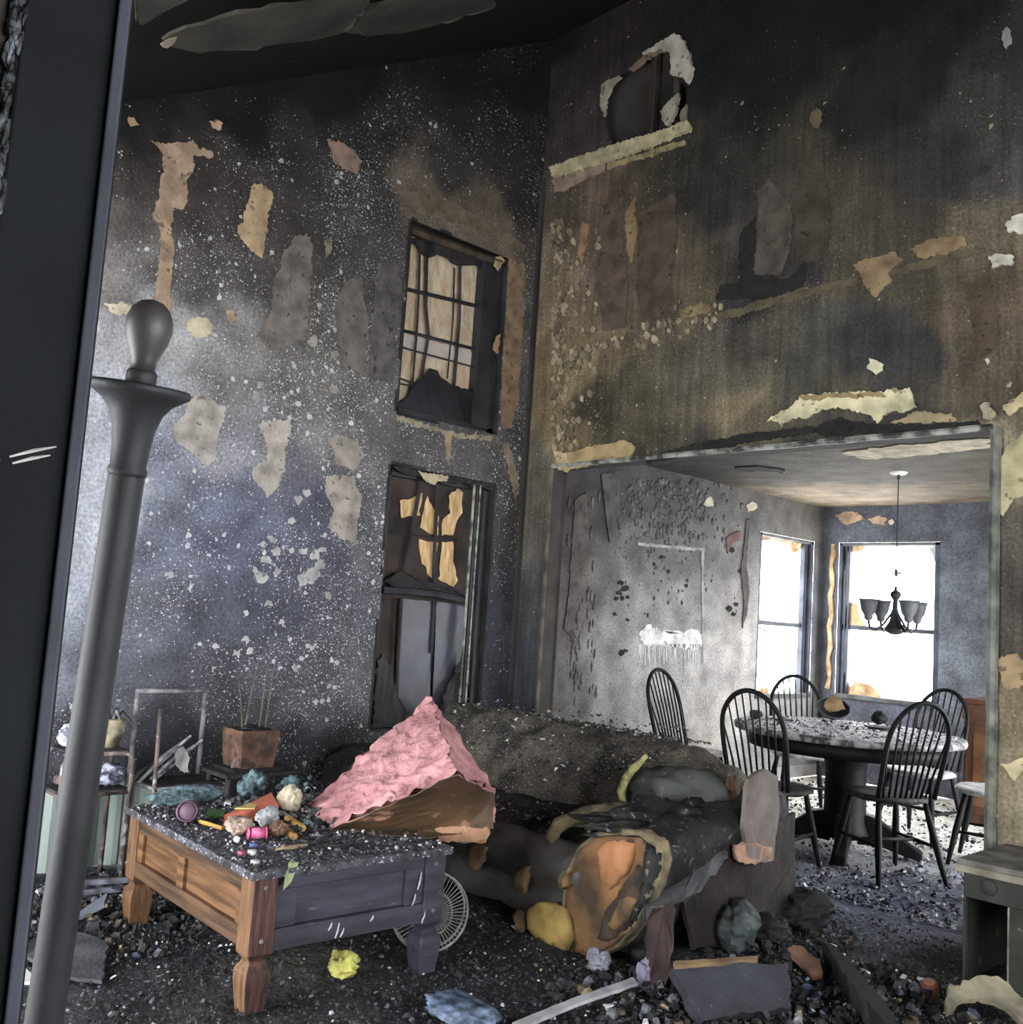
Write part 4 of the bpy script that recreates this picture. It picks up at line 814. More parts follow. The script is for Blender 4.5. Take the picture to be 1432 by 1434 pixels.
for k in range(8):
    a = k*.8; bm = new(); tube(bm, [(0,0,.11), (.05*math.cos(a),.05*math.sin(a),.17), (.10*math.cos(a),.11*math.sin(a),.13-.02*(k%3))], [.006,.008,.002], 5); obj('burnt_leaf', bm, [tin, charw][k%2], pot)
pile('melted_clump', 'whitish blue melted clump on the top shelf edge of the plant stand', 'clump', (.30,-3.04,.613), (.06,.05,.055), mat('melt_white', S(190,194,212), S(90,94,110), 20, .6, .6, 40, contrast=(.4,.6)), 4)
pile('ash_clump', 'bluish white ash clump on the lower shelf of the plant stand', 'clump', (.33,-2.86,.437), (.07,.08,.05), mat('melt_blue', S(180,184,214), S(66,68,84), 26, .6, .6, 50, contrast=(.42,.6)), 5)
pile('scrap_clump', 'dark reddish scrap heap on the lower shelf behind the post', 'clump', (.30,-3.03,.437), (.06,.05,.035), mat('scrap_red', S(120,96,98), S(50,46,50), 26, .7, .6, 50), 6)
# corrugated pale green panel leaning at the wall
gp = mat('green_panel', S(150,164,158), S(112,126,120), 3, .7, .2, 20, stretch=(1,6,.4))
bm = new(); n = 44; ys = [-3.5 + i*1.05/n for i in range(n+1)]
F_ = [[Vector((.035+.016*math.sin(i*.95)+dx, y, z)) for dx, z in ((0,.0),(0,.20),(0,.405),(.006,.405),(.006,.0))] for i, y in enumerate(ys)]
loft(bm, F_); tag(obj('corrugated_panel', bm, gp), 'pale green corrugated panel standing against the left wall behind the stands', 'panel')
# tall open rack with leaning sticks
rk = thing('metal_rack', 'open ash-grey metal rack with a tall back frame against the left wall', 'rack', (.30,-2.60,0))
ro = (.30,-2.60,0); A0, A1 = onx(193,970,.22), onx(288,968,.22)
rods(rk, ro, [[(.22,A0.y,0),(.22,A0.y,.855)],[(.22,A1.y,0),(.22,A1.y,.855)],[(.22,A0.y-.01,.86),(.22,A1.y+.01,.86)]], .012, tin, 'back_frame')
f0, f1 = -2.66, -2.34
rods(rk, ro, [[(.46,-2.68,0),(.46,-2.70,.80)],[(.46,f1,0),(.46,f1,.44)]], .010, rust, 'front_post')
rods(rk, ro, [[(.46,-2.68,.43),(.46,f1,.43)],[(.22,A0.y,.43),(.22,A1.y,.43)],[(.22,A0.y,.43),(.46,-2.68,.43)],[(.22,A1.y,.43),(.46,f1,.43)]], .010, tin, 'shelf_rail')
bm = new(); box2(bm, (.225-.3,A0.y+2.62,.44), (.45-.3,f1+2.58,.446)); obj('shelf', bm, charw, rk)
for k in range(7):
    bm = new(); a0 = Vector((.34+.012*(k%3), -2.77+.02*k, .447+.012*(k%2))); a1 = Vector((.30+.01*k, -2.52+.016*k, .60+.018*(k%4)))
    tube(bm, [a0, a0.lerp(a1,.5)+Vector((0,0,.008*(k%3))), a1], [.008,.011,.006], 6)
    o = obj('burnt_stick', bm, [mat('stick_white', S(176,176,190), S(60,60,66), 26, .8, .6, 60), charw, tin][k%3], None); tag(o, ['pale ashen','black charred','grey tubular'][k%3] + ' burnt stick leaning on the metal rack, ' + ['nearest the plant stand','second from the plant stand','third from the plant stand','middle of the bundle','third from the planter','second from the planter','nearest the planter'][k], 'stick', 'burnt sticks leaning on the rack')
bm = new(); P = [onx(a, b, .40) for a, b in [(243,1052),(258,1045),(264,1062),(264,1082),(254,1078),(244,1072)]]
slab(bm, rough(P, .02, .004, 2), (.8,-.4,.3), .006); tag(obj('curled_plate', bm, mat('plate_pale', S(176,174,168), S(120,118,114), 9, .6)), 'pale curled plate shard standing on the metal rack shelf', 'shard')
# wood planter on a low stool
ps = thing('stool', 'low scorched stool carrying the square wooden planter', 'stool', (.50,-2.24,0))
bm = new(); box2(bm, (-.13,-.18,.485), (.13,.18,.505)); obj('seat', bm, charw, ps, bevel=.004)
bm = new(); box2(bm, (-.11,-.13,.507), (.11,.19,.522)); obj('tray', bm, char, ps)
for sx in (-1,1):
    for sy in (-1,1): bm = new(); tube(bm, [(sx*.10,sy*.15,.485), (sx*.12,sy*.17,0)], .014, 8); obj('leg', bm, charw, ps)
bm = new(); tube(bm, [(.11,-.16,.38), (.11,.16,.38)], .011, 8); obj('stretcher', bm, tin, ps)
pl = thing('planter', 'square scorched wooden planter with burnt stems, on the stool by the left wall', 'planter', (.50,-2.24,.523))
plm = mat('planter_wood', S(116,80,60), S(58,43,36), 12, .8, .7, 50, c3=S(60,46,42), s3=14, t3=.6)
bm = new(); loft(bm, [[(a*h,b*h,z) for a, b in ((-1,-1),(1,-1),(1,1),(-1,1))] for h, z in ((.088,0),(.102,.165),(.102,.18),(.088,.18),(.086,.15))]); subdiv(bm, 3); jitter(bm, .005, 14, 3); obj('planter_box', bm, plm, pl)
bm = new(); blob(bm, (0,0,.165), (.082,.082,.03), .4, 3, 2); obj('burnt_soil', bm, char, pl)
for k, (dx, dy, h, lx, ly) in enumerate([(.02,.03,.46,.02,.02),(-.03,-.02,.36,.0,.05),(.03,.06,.30,.03,.0),(0,-.05,.22,-.02,-.03)]):
    bm = new(); tube(bm, [(dx,dy,.18), (dx+lx*.4,dy+ly*.4,.18+h*.5), (dx+lx,dy+ly,.18+h)], [.005,.004,.0015], 5); obj('stem', bm, mat('stem_grey', S(104,102,88), S(60,58,52), 10), pl)
bm = new(); slab(bm, rough([Vector((.06,-.40,.52)), Vector((.06,-.36,.535)), Vector((.06,-.33,.66)), Vector((.06,-.35,.67))], .03, .002, 1), (1,0,0), .008)
for v in bm.verts: v.co += Vector((.47,-2.24+.27,-.06))
tag(obj('burnt_board', bm, tin), 'grey burnt slat leaning against the stool beside the rack', 'slat')

# ------------------------------------------------------------------ dining set
chm = mat('chair_black', S(24,25,28), S(13,13,15), 10, .6, .2, 40, spec=.22)
seatm = mat('chair_seat_soot', S(66,64,62), S(34,33,33), 16, .7, .5, 60, c3=S(130,128,124), s3=60, t3=.66)
seatw = mat('chair_seat_ash', S(206,204,200), S(140,138,136), 18, .7, .4, 60)
def bow(t):            # 0..1 along the bent back bow
    a = PI*t; s = math.cos(a); h = math.sin(a)
    w = .215 if h < .55 else .215
    y = -.225*s*(1 if abs(s) < .8 else 1) ; y *= (.80 + .20*min(1, h*1.6))
    z = .465 + .545*(h**.62); return Vector((-.175-.16*(z-.465)/.545, y, z))
def make_chair():
    t = thing('windsor_chair', 'x', 'chair')
    n = 28; ring_ = []
    for k in range(n):
        a = k*2*PI/n; c, s = math.cos(a), math.sin(a)
        rx = .215*(1.0 if c > 0 else .95); ry = .225*(1 - .12*(c < -.3))
        ring_.append(((abs(c)**.75)*math.copysign(1,c)*rx, (abs(s)**.75)*math.copysign(1,s)*ry))
    bm = new(); loft(bm, [[(x*sc, y*sc, z) for x, y in ring_] for sc, z in ((.86,.428),(1.0,.442),(1.0,.458),(.95,.466),(.6,.458),(.2,.455))]); obj('seat', bm, seatm, t, True)
    for sx in (-1,1):
        for sy in (-1,1):
            bm = new(); a = Vector((sx*.135,sy*.15,.432)); b = Vector((sx*.22-(.03 if sx < 0 else 0),sy*.215,0))
            tube(bm, [a.lerp(b,q) for q in (0,.25,.5,.75,1)], [.014,.019,.021,.017,.012], 9); obj('leg', bm, chm, t, True)
    for sy in (-1,1): bm = new(); tube(bm, [(.178,sy*.188,.20), (0,sy*.188,.2), (-.19,sy*.188,.2)], [.008,.013,.008], 8); obj('stretcher', bm, chm, t, True)
    bm = new(); tube(bm, [(0,-.188,.2), (0,0,.2), (0,.188,.2)], [.008,.013,.008], 8); obj('stretcher', bm, chm, t, True)
    bm = new(); tube(bm, [bow(i/36) for i in range(37)], .0145, 8); obj('bow_back', bm, chm, t, True)
    for k in range(9):
        u = (k-4)/4.0; b0 = Vector((-.165+.02*abs(u)**2*.6, u*.135, .458)); 
        best = min((bow(i/160) for i in range(20,141)), key=lambda p: abs(p.y-u*.185))
        bm = new(); tube(bm, [b0, b0.lerp(best,.5)+Vector((.006,0,0)), best], [.0075,.007,.005], 6); obj('spindle', bm, chm, t, True)
    return t
proto = make_chair(); first = True
for (x, y, a, lab) in [(.66,1.22,2,'black spindle-back chair nearest the grey wall, half hidden by the sofa back'),
    (1.80,.42,97,'black spindle-back chair directly behind the burnt sofa arm, its back to the room'),
    (1.04,2.08,-47,'black spindle-back chair in front of the corner between the dining windows'),
    (1.90,2.16,-95,'black spindle-back chair under the hanging lamp before the bright back window'),
    (2.27,.90,150,'black spindle-back chair nearest the room, leaning bow overlapping the table edge'),
    (2.52,1.80,193,'black spindle-back chair cut off by the right jamb beside the orange cupboard')]:
    c = proto if first else dup(proto); first = False
    c.location = (x, y, 0); c.rotation_euler = (0,0,math.radians(a)); c['label'] = lab; c['group'] = 'chairs around the round dining table'
    for k_ in c.children:                         # seats near the windows lie under pale ash
        if k_.name.startswith('seat'): k_.data = k_.data.copy(); k_.data.materials[0] = seatw if y > 1.0 else seatm
T = Vector((1.83,1.24,0)); dt = thing('dining_table', 'round black pedestal dining table under pale ash and debris', 'table', T)
bm = new(); lathe(bm, [(.66,.715),(.70,.722),(.705,.74),(.70,.757),(.69,.76)], 56); obj('tabletop', bm, mat('dining_top_ash', S(170,170,170), S(60,60,62), 22, .6, .6, 60, contrast=(.4,.6)), dt, True)
bm = new(); lathe(bm, [(.60,.63),(.61,.63),(.61,.715),(.59,.715)], 56); obj('apron', bm, chm, dt, True)
bm = new(); lathe(bm, [(.16,.10),(.15,.14),(.13,.2),(.125,.5),(.14,.6),(.2,.63)], 24); obj('pedestal', bm, chm, dt, True)
for k in range(4):
    a = math.radians(25+90*k); c, s = math.cos(a), math.sin(a); R_ = Matrix.Rotation(a,3,'Z')
    bm = new(); rings = []
    for q, (r_, z, h, w_) in enumerate([(.08,.16,.10,.05),(.2,.15,.08,.045),(.32,.09,.055,.04),(.42,.045,.035,.04),(.46,.03,.03,.035)]):
        rings.append([R_ @ Vector((r_, i*w_, max(0,z+j*h))) for i, j in ((-1,-1),(1,-1),(1,1),(-1,1))])
    loft(bm, rings); obj('pedestal_foot', bm, chm, dt, bevel=.01)
scatter('dining_table_ash', 900, lambda r: (lambda a, q: (T.x+q*math.cos(a), T.y+q*math.sin(a), .765))(r.uniform(0,6.28), .68*math.sqrt(r.random())), [(ashw,6),(ashg,3),(ashd,2)], .004, .014, None, 12, .5, 'pale ash flakes covering the round dining table top', 'ash')
bw = thing('burnt_bowl', 'tipped dark bowl with a pale rim among debris on the dining table', 'bowl', Vector((1.52,1.62,.763)))
BM_ = Matrix.Rotation(.5,4,'X') @ Matrix.Rotation(.35,4,'Y')
bm = new(); lathe(bm, [(.04,0),(.08,.025),(.105,.06),(.11,.064),(.102,.062),(.075,.034),(.03,.012)], 28, Matrix.Translation((0,0,.04)) @ BM_); obj('bowl_body', bm, char, bw, True)
bm = new(); tube(bm, [Matrix.Translation((0,0,.04)) @ BM_ @ Vector((.11*math.cos(i*.1571),.11*math.sin(i*.1571),.064)) for i in range(41)], .004, 6, False); obj('rim', bm, ashg, bw, True)
bm = new(); slab(bm, rough([Vector(p) for p in [(-.10,0,.10),(-.02,.02,.17),(.05,.02,.15),(.09,.0,.09),(.0,-.02,.06)]], .02, .006, 4), (.4,-.8,.3), .006); obj('scorched_paper', bm, tanfoam, bw)
pile('burnt_lump', 'small black burnt lump on the dining table by the back window', 'lump', (1.78,1.78,.763), (.05,.05,.045), char, 3)
q = Vector((1.90,1.52,.763)); bm = new(); lathe(bm, [(.05,0),(.085,.006),(.09,.014),(.07,.012)], 24); o = obj('plate', bm, char, None, True); o.location = q; tag(o, 'flat dark plate lying on the dining table ash', 'plate')
q = Vector((1.38,1.20,.763)); bm = new(); lathe(bm, [(.04,0),(.07,.005),(.075,.01),(.05,.009)], 24); o = obj('plate', bm, ashd, None, True); o.location = q; tag(o, 'small dark saucer on the left part of the dining table', 'plate')
pile('napkin_clump', 'grey crumpled clump on the near left edge of the dining table', 'clump', (1.32,.98,.763), (.04,.04,.03), ashd, 8)

# hanging lamp
lp = onz(1258,661,DZ); LX, LY = lp.x, lp.y
ch = thing('chandelier', 'dark hanging lamp with upturned bell shades over the dining table', 'chandelier', (LX,LY,DZ))
dk = mat('lamp_dark', S(52,52,56), S(34,34,36), 8, .5, .2, spec=.4); shd = mat('sooty_shade', S(96,98,102), S(64,66,70), 6, .5, .1)
bm = new(); lathe(bm, [(.002,-.022),(.05,-.02),(.066,-.008),(.068,0)], 28); obj('canopy', bm, mat('canopy_white', S(226,224,216), S(200,198,190), 5), ch, True)
zf = 1.83-DZ; bm = new(); tube(bm, [(0,0,-.02), (0,0,zf-.06)], .004, 6); obj('rod', bm, dk, ch)
bm = new(); lathe(bm, [(.01,-.06),(.012,-.03),(.006,-.02)], 12); obj('rod_cap', bm, dk, ch)
bm = new(); box(bm, (0,0,zf+.01), (.075,.012,.012), Matrix.Rotation(.6,3,'Z')); box(bm, (0,0,zf+.01), (.012,.03,.05)); obj('finial', bm, dk, ch, bevel=.003)
zb = 1.62-DZ; bm = new(); lathe(bm, [(.008,zb+.12),(.012,zb+.09),(.034,zb+.075),(.04,zb+.055),(.03,zb+.035),(.018,zb+.02),(.02,zb-.06),(.022,zb-.11),(.045,zb-.15),(.075,zb-.19),(.08,zb-.21),(.03,zb-.235),(.002,zb-.24)], 24); obj('body', bm, dk, ch, True)
lat = Vector((R0.x, R0.y, 0)); dep = Vector((-R0.y, R0.x, 0))
for (u, w_) in ((-.19,.02),(.035,-.16),(.19,.06),(-.03,.2)):
    dv = lat*u + dep*w_; bm = new()
    tube(bm, [Vector((0,0,zb-.02)), dv*.12+Vector((0,0,zb-.08)), dv*.45+Vector((0,0,zb-.17)), dv*.75+Vector((0,0,zb-.215)), dv*.95+Vector((0,0,zb-.19)), dv+Vector((0,0,zb-.14))], .009, 7); a_ = obj('arm', bm, dk, ch, True)
    bm = new(); lathe(bm, [(.016,zb-.145),(.03,zb-.13),(.032,zb-.105),(.052,zb-.075),(.062,zb-.03),(.068,zb+.005),(.08,zb+.015),(.076,zb+.014),(.06,zb-.02),(.02,zb-.09)], 24, Matrix.Translation(dv)); obj('bell_shade', bm, shd, a_, True)

# cupboard in the dining corner
cp = onz(1345,1152); ow = mat('cupboard_wood', S(112,72,48), S(74,46,32), 6, .5, .3, 40, stretch=(3,3,.5))
cb = thing('cupboard', 'orange-brown wooden cupboard beyond the right jamb of the opening', 'cupboard', (cp.x+.42,cp.y+.26,0))
bm = new(); box2(bm, (-.42,-.24,.0), (.42,.24,.90)); obj('body', bm, ow, cb, bevel=.006)
bm = new(); box2(bm, (-.45,-.27,.90), (.45,.26,.935)); obj('top', bm, mat('cupboard_top', S(110,64,48), S(80,46,36), 6, .5), cb, bevel=.005)
bm = new(); box2(bm, (-.43,-.25,.78), (.43,-.24,.86)); obj('drawer', bm, mat('drawer_wood', S(134,92,56), S(92,60,38), 6, .5), cb, bevel=.003)
for sx in (-1,1):
    bm = new(); box2(bm, (sx*.40,-.256,.08), (sx*.02,-.24,.74)); d_ = obj('door', bm, ow, cb, bevel=.004)
    bm = new(); box2(bm, (sx*.34,-.262,.14), (sx*.08,-.25,.68)); obj('door_panel', bm, mat('drawer_wood', (0,0,0)), d_, bevel=.004)
    bm = new(); bmesh.ops.create_icosphere(bm, subdivisions=2, radius=.015, matrix=Matrix.Translation((sx*.05,-.27,.45))); obj('knob', bm, char, d_, True)
sk = ony(1335,1092,DY); bm = new(); box2(bm, (sk.x-.035,DY-.008,sk.z-.057), (sk.x+.035,DY-.001,sk.z+.057)); o = obj('wall_outlet', bm, mat('outlet_grey', S(150,152,160), S(120,122,130), 5, .5), None, bevel=.003); tag(o, 'pale wall outlet low on the back wall beside the cupboard', 'outlet')

# low fireside cabinet, right foreground
gm = mat('cabinet_green_soot', S(50,52,45), S(28,30,27), 5, .7, .4, 30, c3=S(110,104,84), s3=10, t3=.66)
cn = onz(1346,1378); k0 = Vector((cn.x, cn.y, 0)); lc = thing('low_cabinet', 'sooty green low cabinet with an open front at the right edge below the jamb', 'cabinet', k0)
bm = new(); box2(bm, (-.02,-.02,.455), (.95,.50,.49)); obj('top', bm, mat('cabinet_top_ash', S(120,116,106), S(50,48,43), 8, .8, .5, 40), lc, bevel=.005)
bm = new(); box2(bm, (-.025,-.03,.44), (.96,-.01,.468)); obj('top_edge', bm, mat('edge_pale', S(140,132,112), S(84,80,68), 8), lc, bevel=.003)
bm = new(); box2(bm, (0,0,.34), (.93,.03,.455)); rl = obj('front_rail', bm, gm, lc, bevel=.003)
for xx in (.10,.27,.5):
    bm = new(); lathe(bm, [(.032,0),(.03,.008),(.018,.005),(.01,.012),(.002,.012)], 18, Matrix.Translation((xx,0,.397)) @ Matrix.Rotation(PI/2,4,'X')); obj('rosette', bm, gm, rl, True)
for a, b in (((0,0,0),(.012,.03,.34)),((.175,0,0),(.40,.03,.34)),((.88,0,0),(.93,.03,.34))): bm = new(); box2(bm, a, b); obj('stile', bm, gm, lc, bevel=.003)
bm = new(); box2(bm, (.172,-.004,.02), (.178,.0,.34)); obj('edge_bead', bm, MATS['edge_pale'], lc)
bm = new(); box2(bm, (0,.03,0), (.015,.46,.455)); obj('side_panel', bm, gm, lc); bm = new(); box2(bm, (.015,.44,0), (.93,.46,.455)); obj('back_panel', bm, char, lc); bm = new(); box2(bm, (.915,.03,0), (.93,.44,.455)); obj('side_panel', bm, gm, lc); bm = new(); box2(bm, (.015,.03,0), (.915,.44,.015)); obj('bottom', bm, char, lc)

# ------------------------------------------------------------------ things on the coffee table
def tp(px, py, h=.0): return onz(px, py, TH+.004+h)
def slabthing(name, label, cat, pts, up, t, m_, seed=1, seg=.02, amp=.004, group=None):
    bm = new(); slab(bm, rough(pts, seg, amp, seed), up, t); return tag(obj(name, bm, m_), label, cat, group)
UP = Vector((0,0,1))
p = tp(262,1152); jr = thing('candle_jar', 'purple melted candle jar tipped on the coffee table corner', 'candle', p + Vector((0,0,.042)))
JM = Matrix.Rotation(1.35,4,Vector((.55,.83,0)))
bm = new(); lathe(bm, [(.030,-.045),(.040,-.04),(.043,0),(.041,.04),(.036,.045),(.034,.035),(.02,.03)], 24, JM); obj('jar', bm, mat('jar_purple', S(92,66,88), S(58,44,56), 6, .35, .2, spec=.5), jr, True)
bm = new(); lathe(bm, [(.002,.031),(.032,.033),(.03,.036),(.005,.037)], 20, JM); obj('wax', bm, mat('wax_dark', S(110,78,100), S(70,50,64), 6, .5), jr, True)
def melt(name, label, px, py, s, m_, seed, amp=.7, cat='clump'): return pile(name, label, cat, tp(px, py), s, m_, seed, amp)
tq = mat('teal_cloth', S(112,142,150), S(46,60,68), 30, .8, .9, 60)
melt('teal_cloth', 'shrivelled teal cloth strip along the far left edge of the coffee table', 262, 1126, (.05,.16,.035), tq, 3, .8, 'cloth')
melt('teal_wad', 'frayed turquoise wad at the back of the coffee table', 352, 1120, (.05,.06,.06), tq, 5, .9, 'wad')
melt('teal_lump', 'small teal lump behind the cream lump on the coffee table', 405, 1112, (.035,.04,.04), mat('teal_plain', S(110,150,156), S(70,100,106), 8, .6), 6, .3)
melt('cream_lump', 'cream crumpled foam lump beside the pink insulation tip', 405, 1140, (.045,.05,.055), mat('cream_foam', S(220,212,180), S(150,142,112), 9, .8, .5), 7, .6)
melt('paper_clump', 'beige crumpled paper clump in the middle of the table clutter', 332, 1172, (.045,.05,.035), mat('beige_paper', S(186,160,142), S(120,98,86), 10, .8, .6), 8, .7, 'paper')
melt('grey_wad', 'pale grey twisted wad behind the pink spool on the coffee table', 373, 1160, (.03,.045,.035), mat('pale_wad', S(186,190,192), S(110,114,116), 10, .8, .6), 9, .9, 'wad')
melt('brown_scrap', 'brown curled scrap between pink spool and yellow pieces', 388, 1172, (.035,.035,.025), mat('brown_scrap', S(150,110,84), S(84,60,46), 10), 10, .8, 'scrap')
pb_ = thing('crayon_box', 'orange and yellow wedge-shaped box lying on the coffee table', 'box', tp(350,1158))
a0, a1, a2 = tp(312,1160)-tp(350,1158), tp(388,1150)-tp(350,1158), tp(378,1134)-tp(350,1158)
bm = new(); slab(bm, [a0, a1, a2, a0.lerp(a2,.5)+Vector((-.01,.01,0))], UP, .045)
for v in bm.verts: v.co.z += .006 + .012*max(0, v.co.dot(a1.normalized()))/a1.length
obj('box_body', bm, mat('box_orange', S(226,116,84), S(196,96,66), 6, .6), pb_, bevel=.003)
bm = new(); slab(bm, [a0.lerp(a2,.2), a0.lerp(a1,.55), a0.lerp(a1,.7)+(a2-a1)*.5, a2, a0.lerp(a2,.5)], UP, .004)
for v in bm.verts: v.co.z += .058
obj('lid', bm, mat('box_yellow', S(232,206,130), S(206,176,96), 6, .6), pb_)
b0, b1 = tp(288,1146), tp(312,1148)
slabthing('green_book', 'small green booklet beside the purple candle jar', 'book', [b0, b1, b1+Vector((-.06,.05,0)), b0+Vector((-.06,.05,0))], UP, .022, mat('book_green', S(84,128,64), S(46,84,40), 5, .6), 2, .1, .001)
for k, (q0, q1, lab) in enumerate([((280,1150),(312,1160),'yellow pencil-like stick in front of the green booklet'), ((388,1152),(412,1172),'thick yellow stick near the insulation tip'), ((402,1146),(424,1160),'short yellow-green stick by the cream lump')]):
    bm = new(); tube(bm, [tp(*q0, .012), tp(*q1, .012)], .008 if k == 0 else .014, 6); tag(obj('yellow_stick', bm, mat('stick_yellow', S(214,166,72), S(160,116,50), 8, .6)), lab, 'stick', 'yellow sticks on the coffee table')
sp_ = thing('thread_spool', 'bright pink spool lying near the middle of the coffee table', 'spool', tp(359,1176) + Vector((0,0,.024)))
SM = Matrix.Rotation(PI/2,4,'X') @ Matrix.Rotation(.0,4,'Y')
SM = Vector((0,0,1)).rotation_difference(Vector((.3,.95,0))).to_matrix().to_4x4()
bm = new(); lathe(bm, [(.022,-.035),(.022,-.03),(.012,-.027),(.018,0),(.012,.027),(.022,.03),(.022,.035)], 20, SM); obj('spool', bm, mat('spool_pink', S(226,84,140), S(190,58,108), 6, .6), sp_, True)
bm = new(); lathe(bm, [(.019,-.024),(.021,0),(.019,.024)], 20, SM); obj('thread', bm, mat('thread_pink', S(236,110,160), S(200,70,120), 60, .9), sp_, True)
bm = new(); bmesh.ops.create_icosphere(bm, subdivisions=3, radius=.012); o = obj('white_bead', bm, mat('bead_white', S(236,232,224), S(220,214,204), 5, .4), None, True); o.location = tp(331,1180)+Vector((0,0,.012)); tag(o, 'round white bead on the coffee table left of the blue disc', 'bead')
for (px, py, rgb, lab, nm) in [(355,1186,(70,100,160),'flat blue plastic disc just below the pink spool','plastic_disc'),(338,1197,(170,80,100),'small red-pink plastic disc at the front of the table clutter','plastic_disc'),(352,1196,(220,222,216),'small white plastic disc beside the red-pink disc','plastic_disc'),(357,1210,(180,184,186),'grey-white plastic disc near the coffee table front edge','plastic_disc')]:
    bm = new(); lathe(bm, [(.013,0),(.016,.002),(.016,.012),(.013,.014),(.002,.014)], 18); o = obj(nm, bm, mat('cap_%d' % px, S(*rgb), None, 6, .5), None, True); o.location = tp(px, py); tag(o, lab, 'disc', 'plastic discs on the coffee table')
rbp = tp(404,1206); bm = new(); slab(bm, [rbp+Vector((0,.0,.0)), rbp+Vector((.06,-.03,.006)), rbp+Vector((.075,-.055,-.02)), rbp+Vector((.078,-.06,-.07)), rbp+Vector((.072,-.03,-.05)), rbp+Vector((.06,.0,.006))], (.2,.5,.8), .004); tag(obj('ribbon', bm, mat('ribbon_green', S(180,190,130), S(120,140,96), 9)), 'pale green ribbon hanging over the coffee table front edge', 'ribbon')
for k, (px, py, px2, py2, lab) in enumerate([(400,1184,480,1176,'long charred stick lying across the coffee table front'),(440,1186,520,1182,'thin charred stick in front of the insulation'),(385,1190,430,1183,'pale splinter lying near the coffee table centre')]):
    bm = new(); tube(bm, [tp(px,py,.008), tp((px+px2)/2,(py+py2)/2,.012), tp(px2,py2,.008)], [.004,.008,.004], 6); tag(obj('charred_stick', bm, [charw, char, asht][k]), lab, 'stick', 'charred sticks on the coffee table')
scatter('table_rubble', 520, lambda r: (lambda u, v: tt(u, v, TH+.006+.05*r.random()*max(0, v+.05)/.43))(r.uniform(-.53,.15), r.uniform(-.05,.39)), [(ashd,6),(ashg,4),(ashw,1.2),(tq,.8),(ashb,1.2)], .006, .034, None, 15, label='charred rubble at the back of the coffee table among the clutter', cat='rubble')

# ------------------------------------------------------------------ things on the floor
FG = lambda px, py, z=.03: onz(px, py, z)
def leanslab(name, label, cat, px, lift, t, m_, seed=1, amp=.006, seg=.03):
    P0 = [onz(a, b, z) for (a, b), z in zip(px, lift)]
    A_ = np.array([[p.x, p.y, 1.0] for p in P0]); k_ = np.linalg.lstsq(A_, np.array([p.z for p in P0]), rcond=None)[0]     # best plane z = ax + by + c
    P = []
    for (a, b) in px:
        v = ray(a, b); t_ = (k_[0]*CAM.x + k_[1]*CAM.y + k_[2] - CAM.z)/(v.z - k_[0]*v.x - k_[1]*v.y); P.append(CAM + v*float(t_))
    n = Vector((-k_[0], -k_[1], 1)).normalized(); c0 = P[0].dot(n)
    bm = new(); slab(bm, [q - n*(q.dot(n)-c0) for q in rough(P, seg, amp, seed)], -n, t); return tag(obj(name, bm, m_), label, cat)
fb = mat('foam_slab_dark', S(56,58,66), S(40,41,47), 6, .75, .4, 60, c3=S(84,86,92), s3=60, t3=.68)
leanslab('foam_slab', 'dark grey foam slab lying tilted on the rubble at bottom centre', 'slab', [(942,1356),(960,1350),(1030,1347),(1104,1350),(1106,1412),(1050,1418),(985,1430),(966,1400)], [.16,.17,.17,.17,.05,.045,.04,.06], .05, fb, 1, .006)
leanslab('wood_strip', 'thin brown wood strip along the upper edge of the dark foam slab', 'strip', [(942,1346),(1060,1338),(1060,1343),(944,1352)], [.18,.18,.175,.175], .015, mat('strip_brown', S(140,110,76), S(96,74,52), 8), 2, .002)
leanslab('metal_strip', 'pale grey metal strip lying on the rubble at the bottom', 'strip', [(886,1368),(892,1376),(800,1408),(730,1438),(716,1432),(800,1398)], [.07,.065,.04,.03,.03,.045], .012, mat('strip_pale', S(176,176,178), S(130,130,134), 8, .5, .3), 3, .002)
leanslab('charred_beam', 'long black charred beam slanting to the bottom edge right of centre', 'beam', [(1152,1318),(1166,1322),(1205,1365),(1252,1418),(1246,1440),(1190,1375)], [.12,.12,.12,.12,.11,.11], .09, mat('beam_black', S(44,42,40), S(20,19,18), 9, .6, .8, 40, stretch=(1,4,1)), 4, .004)
leanslab('fallen_drywall', 'torn beige drywall sheet in the bottom right corner', 'drywall', [(1322,1400),(1330,1384),(1350,1374),(1395,1362),(1410,1378),(1450,1420),(1440,1440),(1395,1400),(1370,1392),(1345,1405),(1330,1422)], [.12,.13,.14,.16,.14,.06,.05,.1,.11,.09,.05], .02, mat('drywall_beige', S(156,146,118), S(96,90,72), 7, .85, .4), 5, .01)
leanslab('torn_board', 'brown splintered board on the rubble behind the dark foam slab', 'board', [(1100,1330),(1118,1322),(1148,1345),(1152,1362),(1138,1364)], [.10,.10,.09,.06,.06], .02, mat('board_brown', S(140,98,74), S(84,56,44), 9), 6, .008)
leanslab('grey_board', 'flat slate-grey board beneath the stands at the left', 'board', [(98,1286),(150,1250),(146,1266),(112,1284)], [.02,.09,.08,.02], .012, mat('board_slate', S(92,98,110), S(60,64,74), 6, .5), 7, .003)
leanslab('ash_sheet', 'large grey sheet lying on the floor beside the leaning post', 'sheet', [(30,1330),(60,1302),(120,1306),(150,1318),(146,1372),(110,1370),(60,1358)], [.03,.04,.04,.035,.03,.025,.03], .012, mat('sheet_grey', S(84,86,92), S(52,54,58), 7, .7, .5, 60), 8, .006)
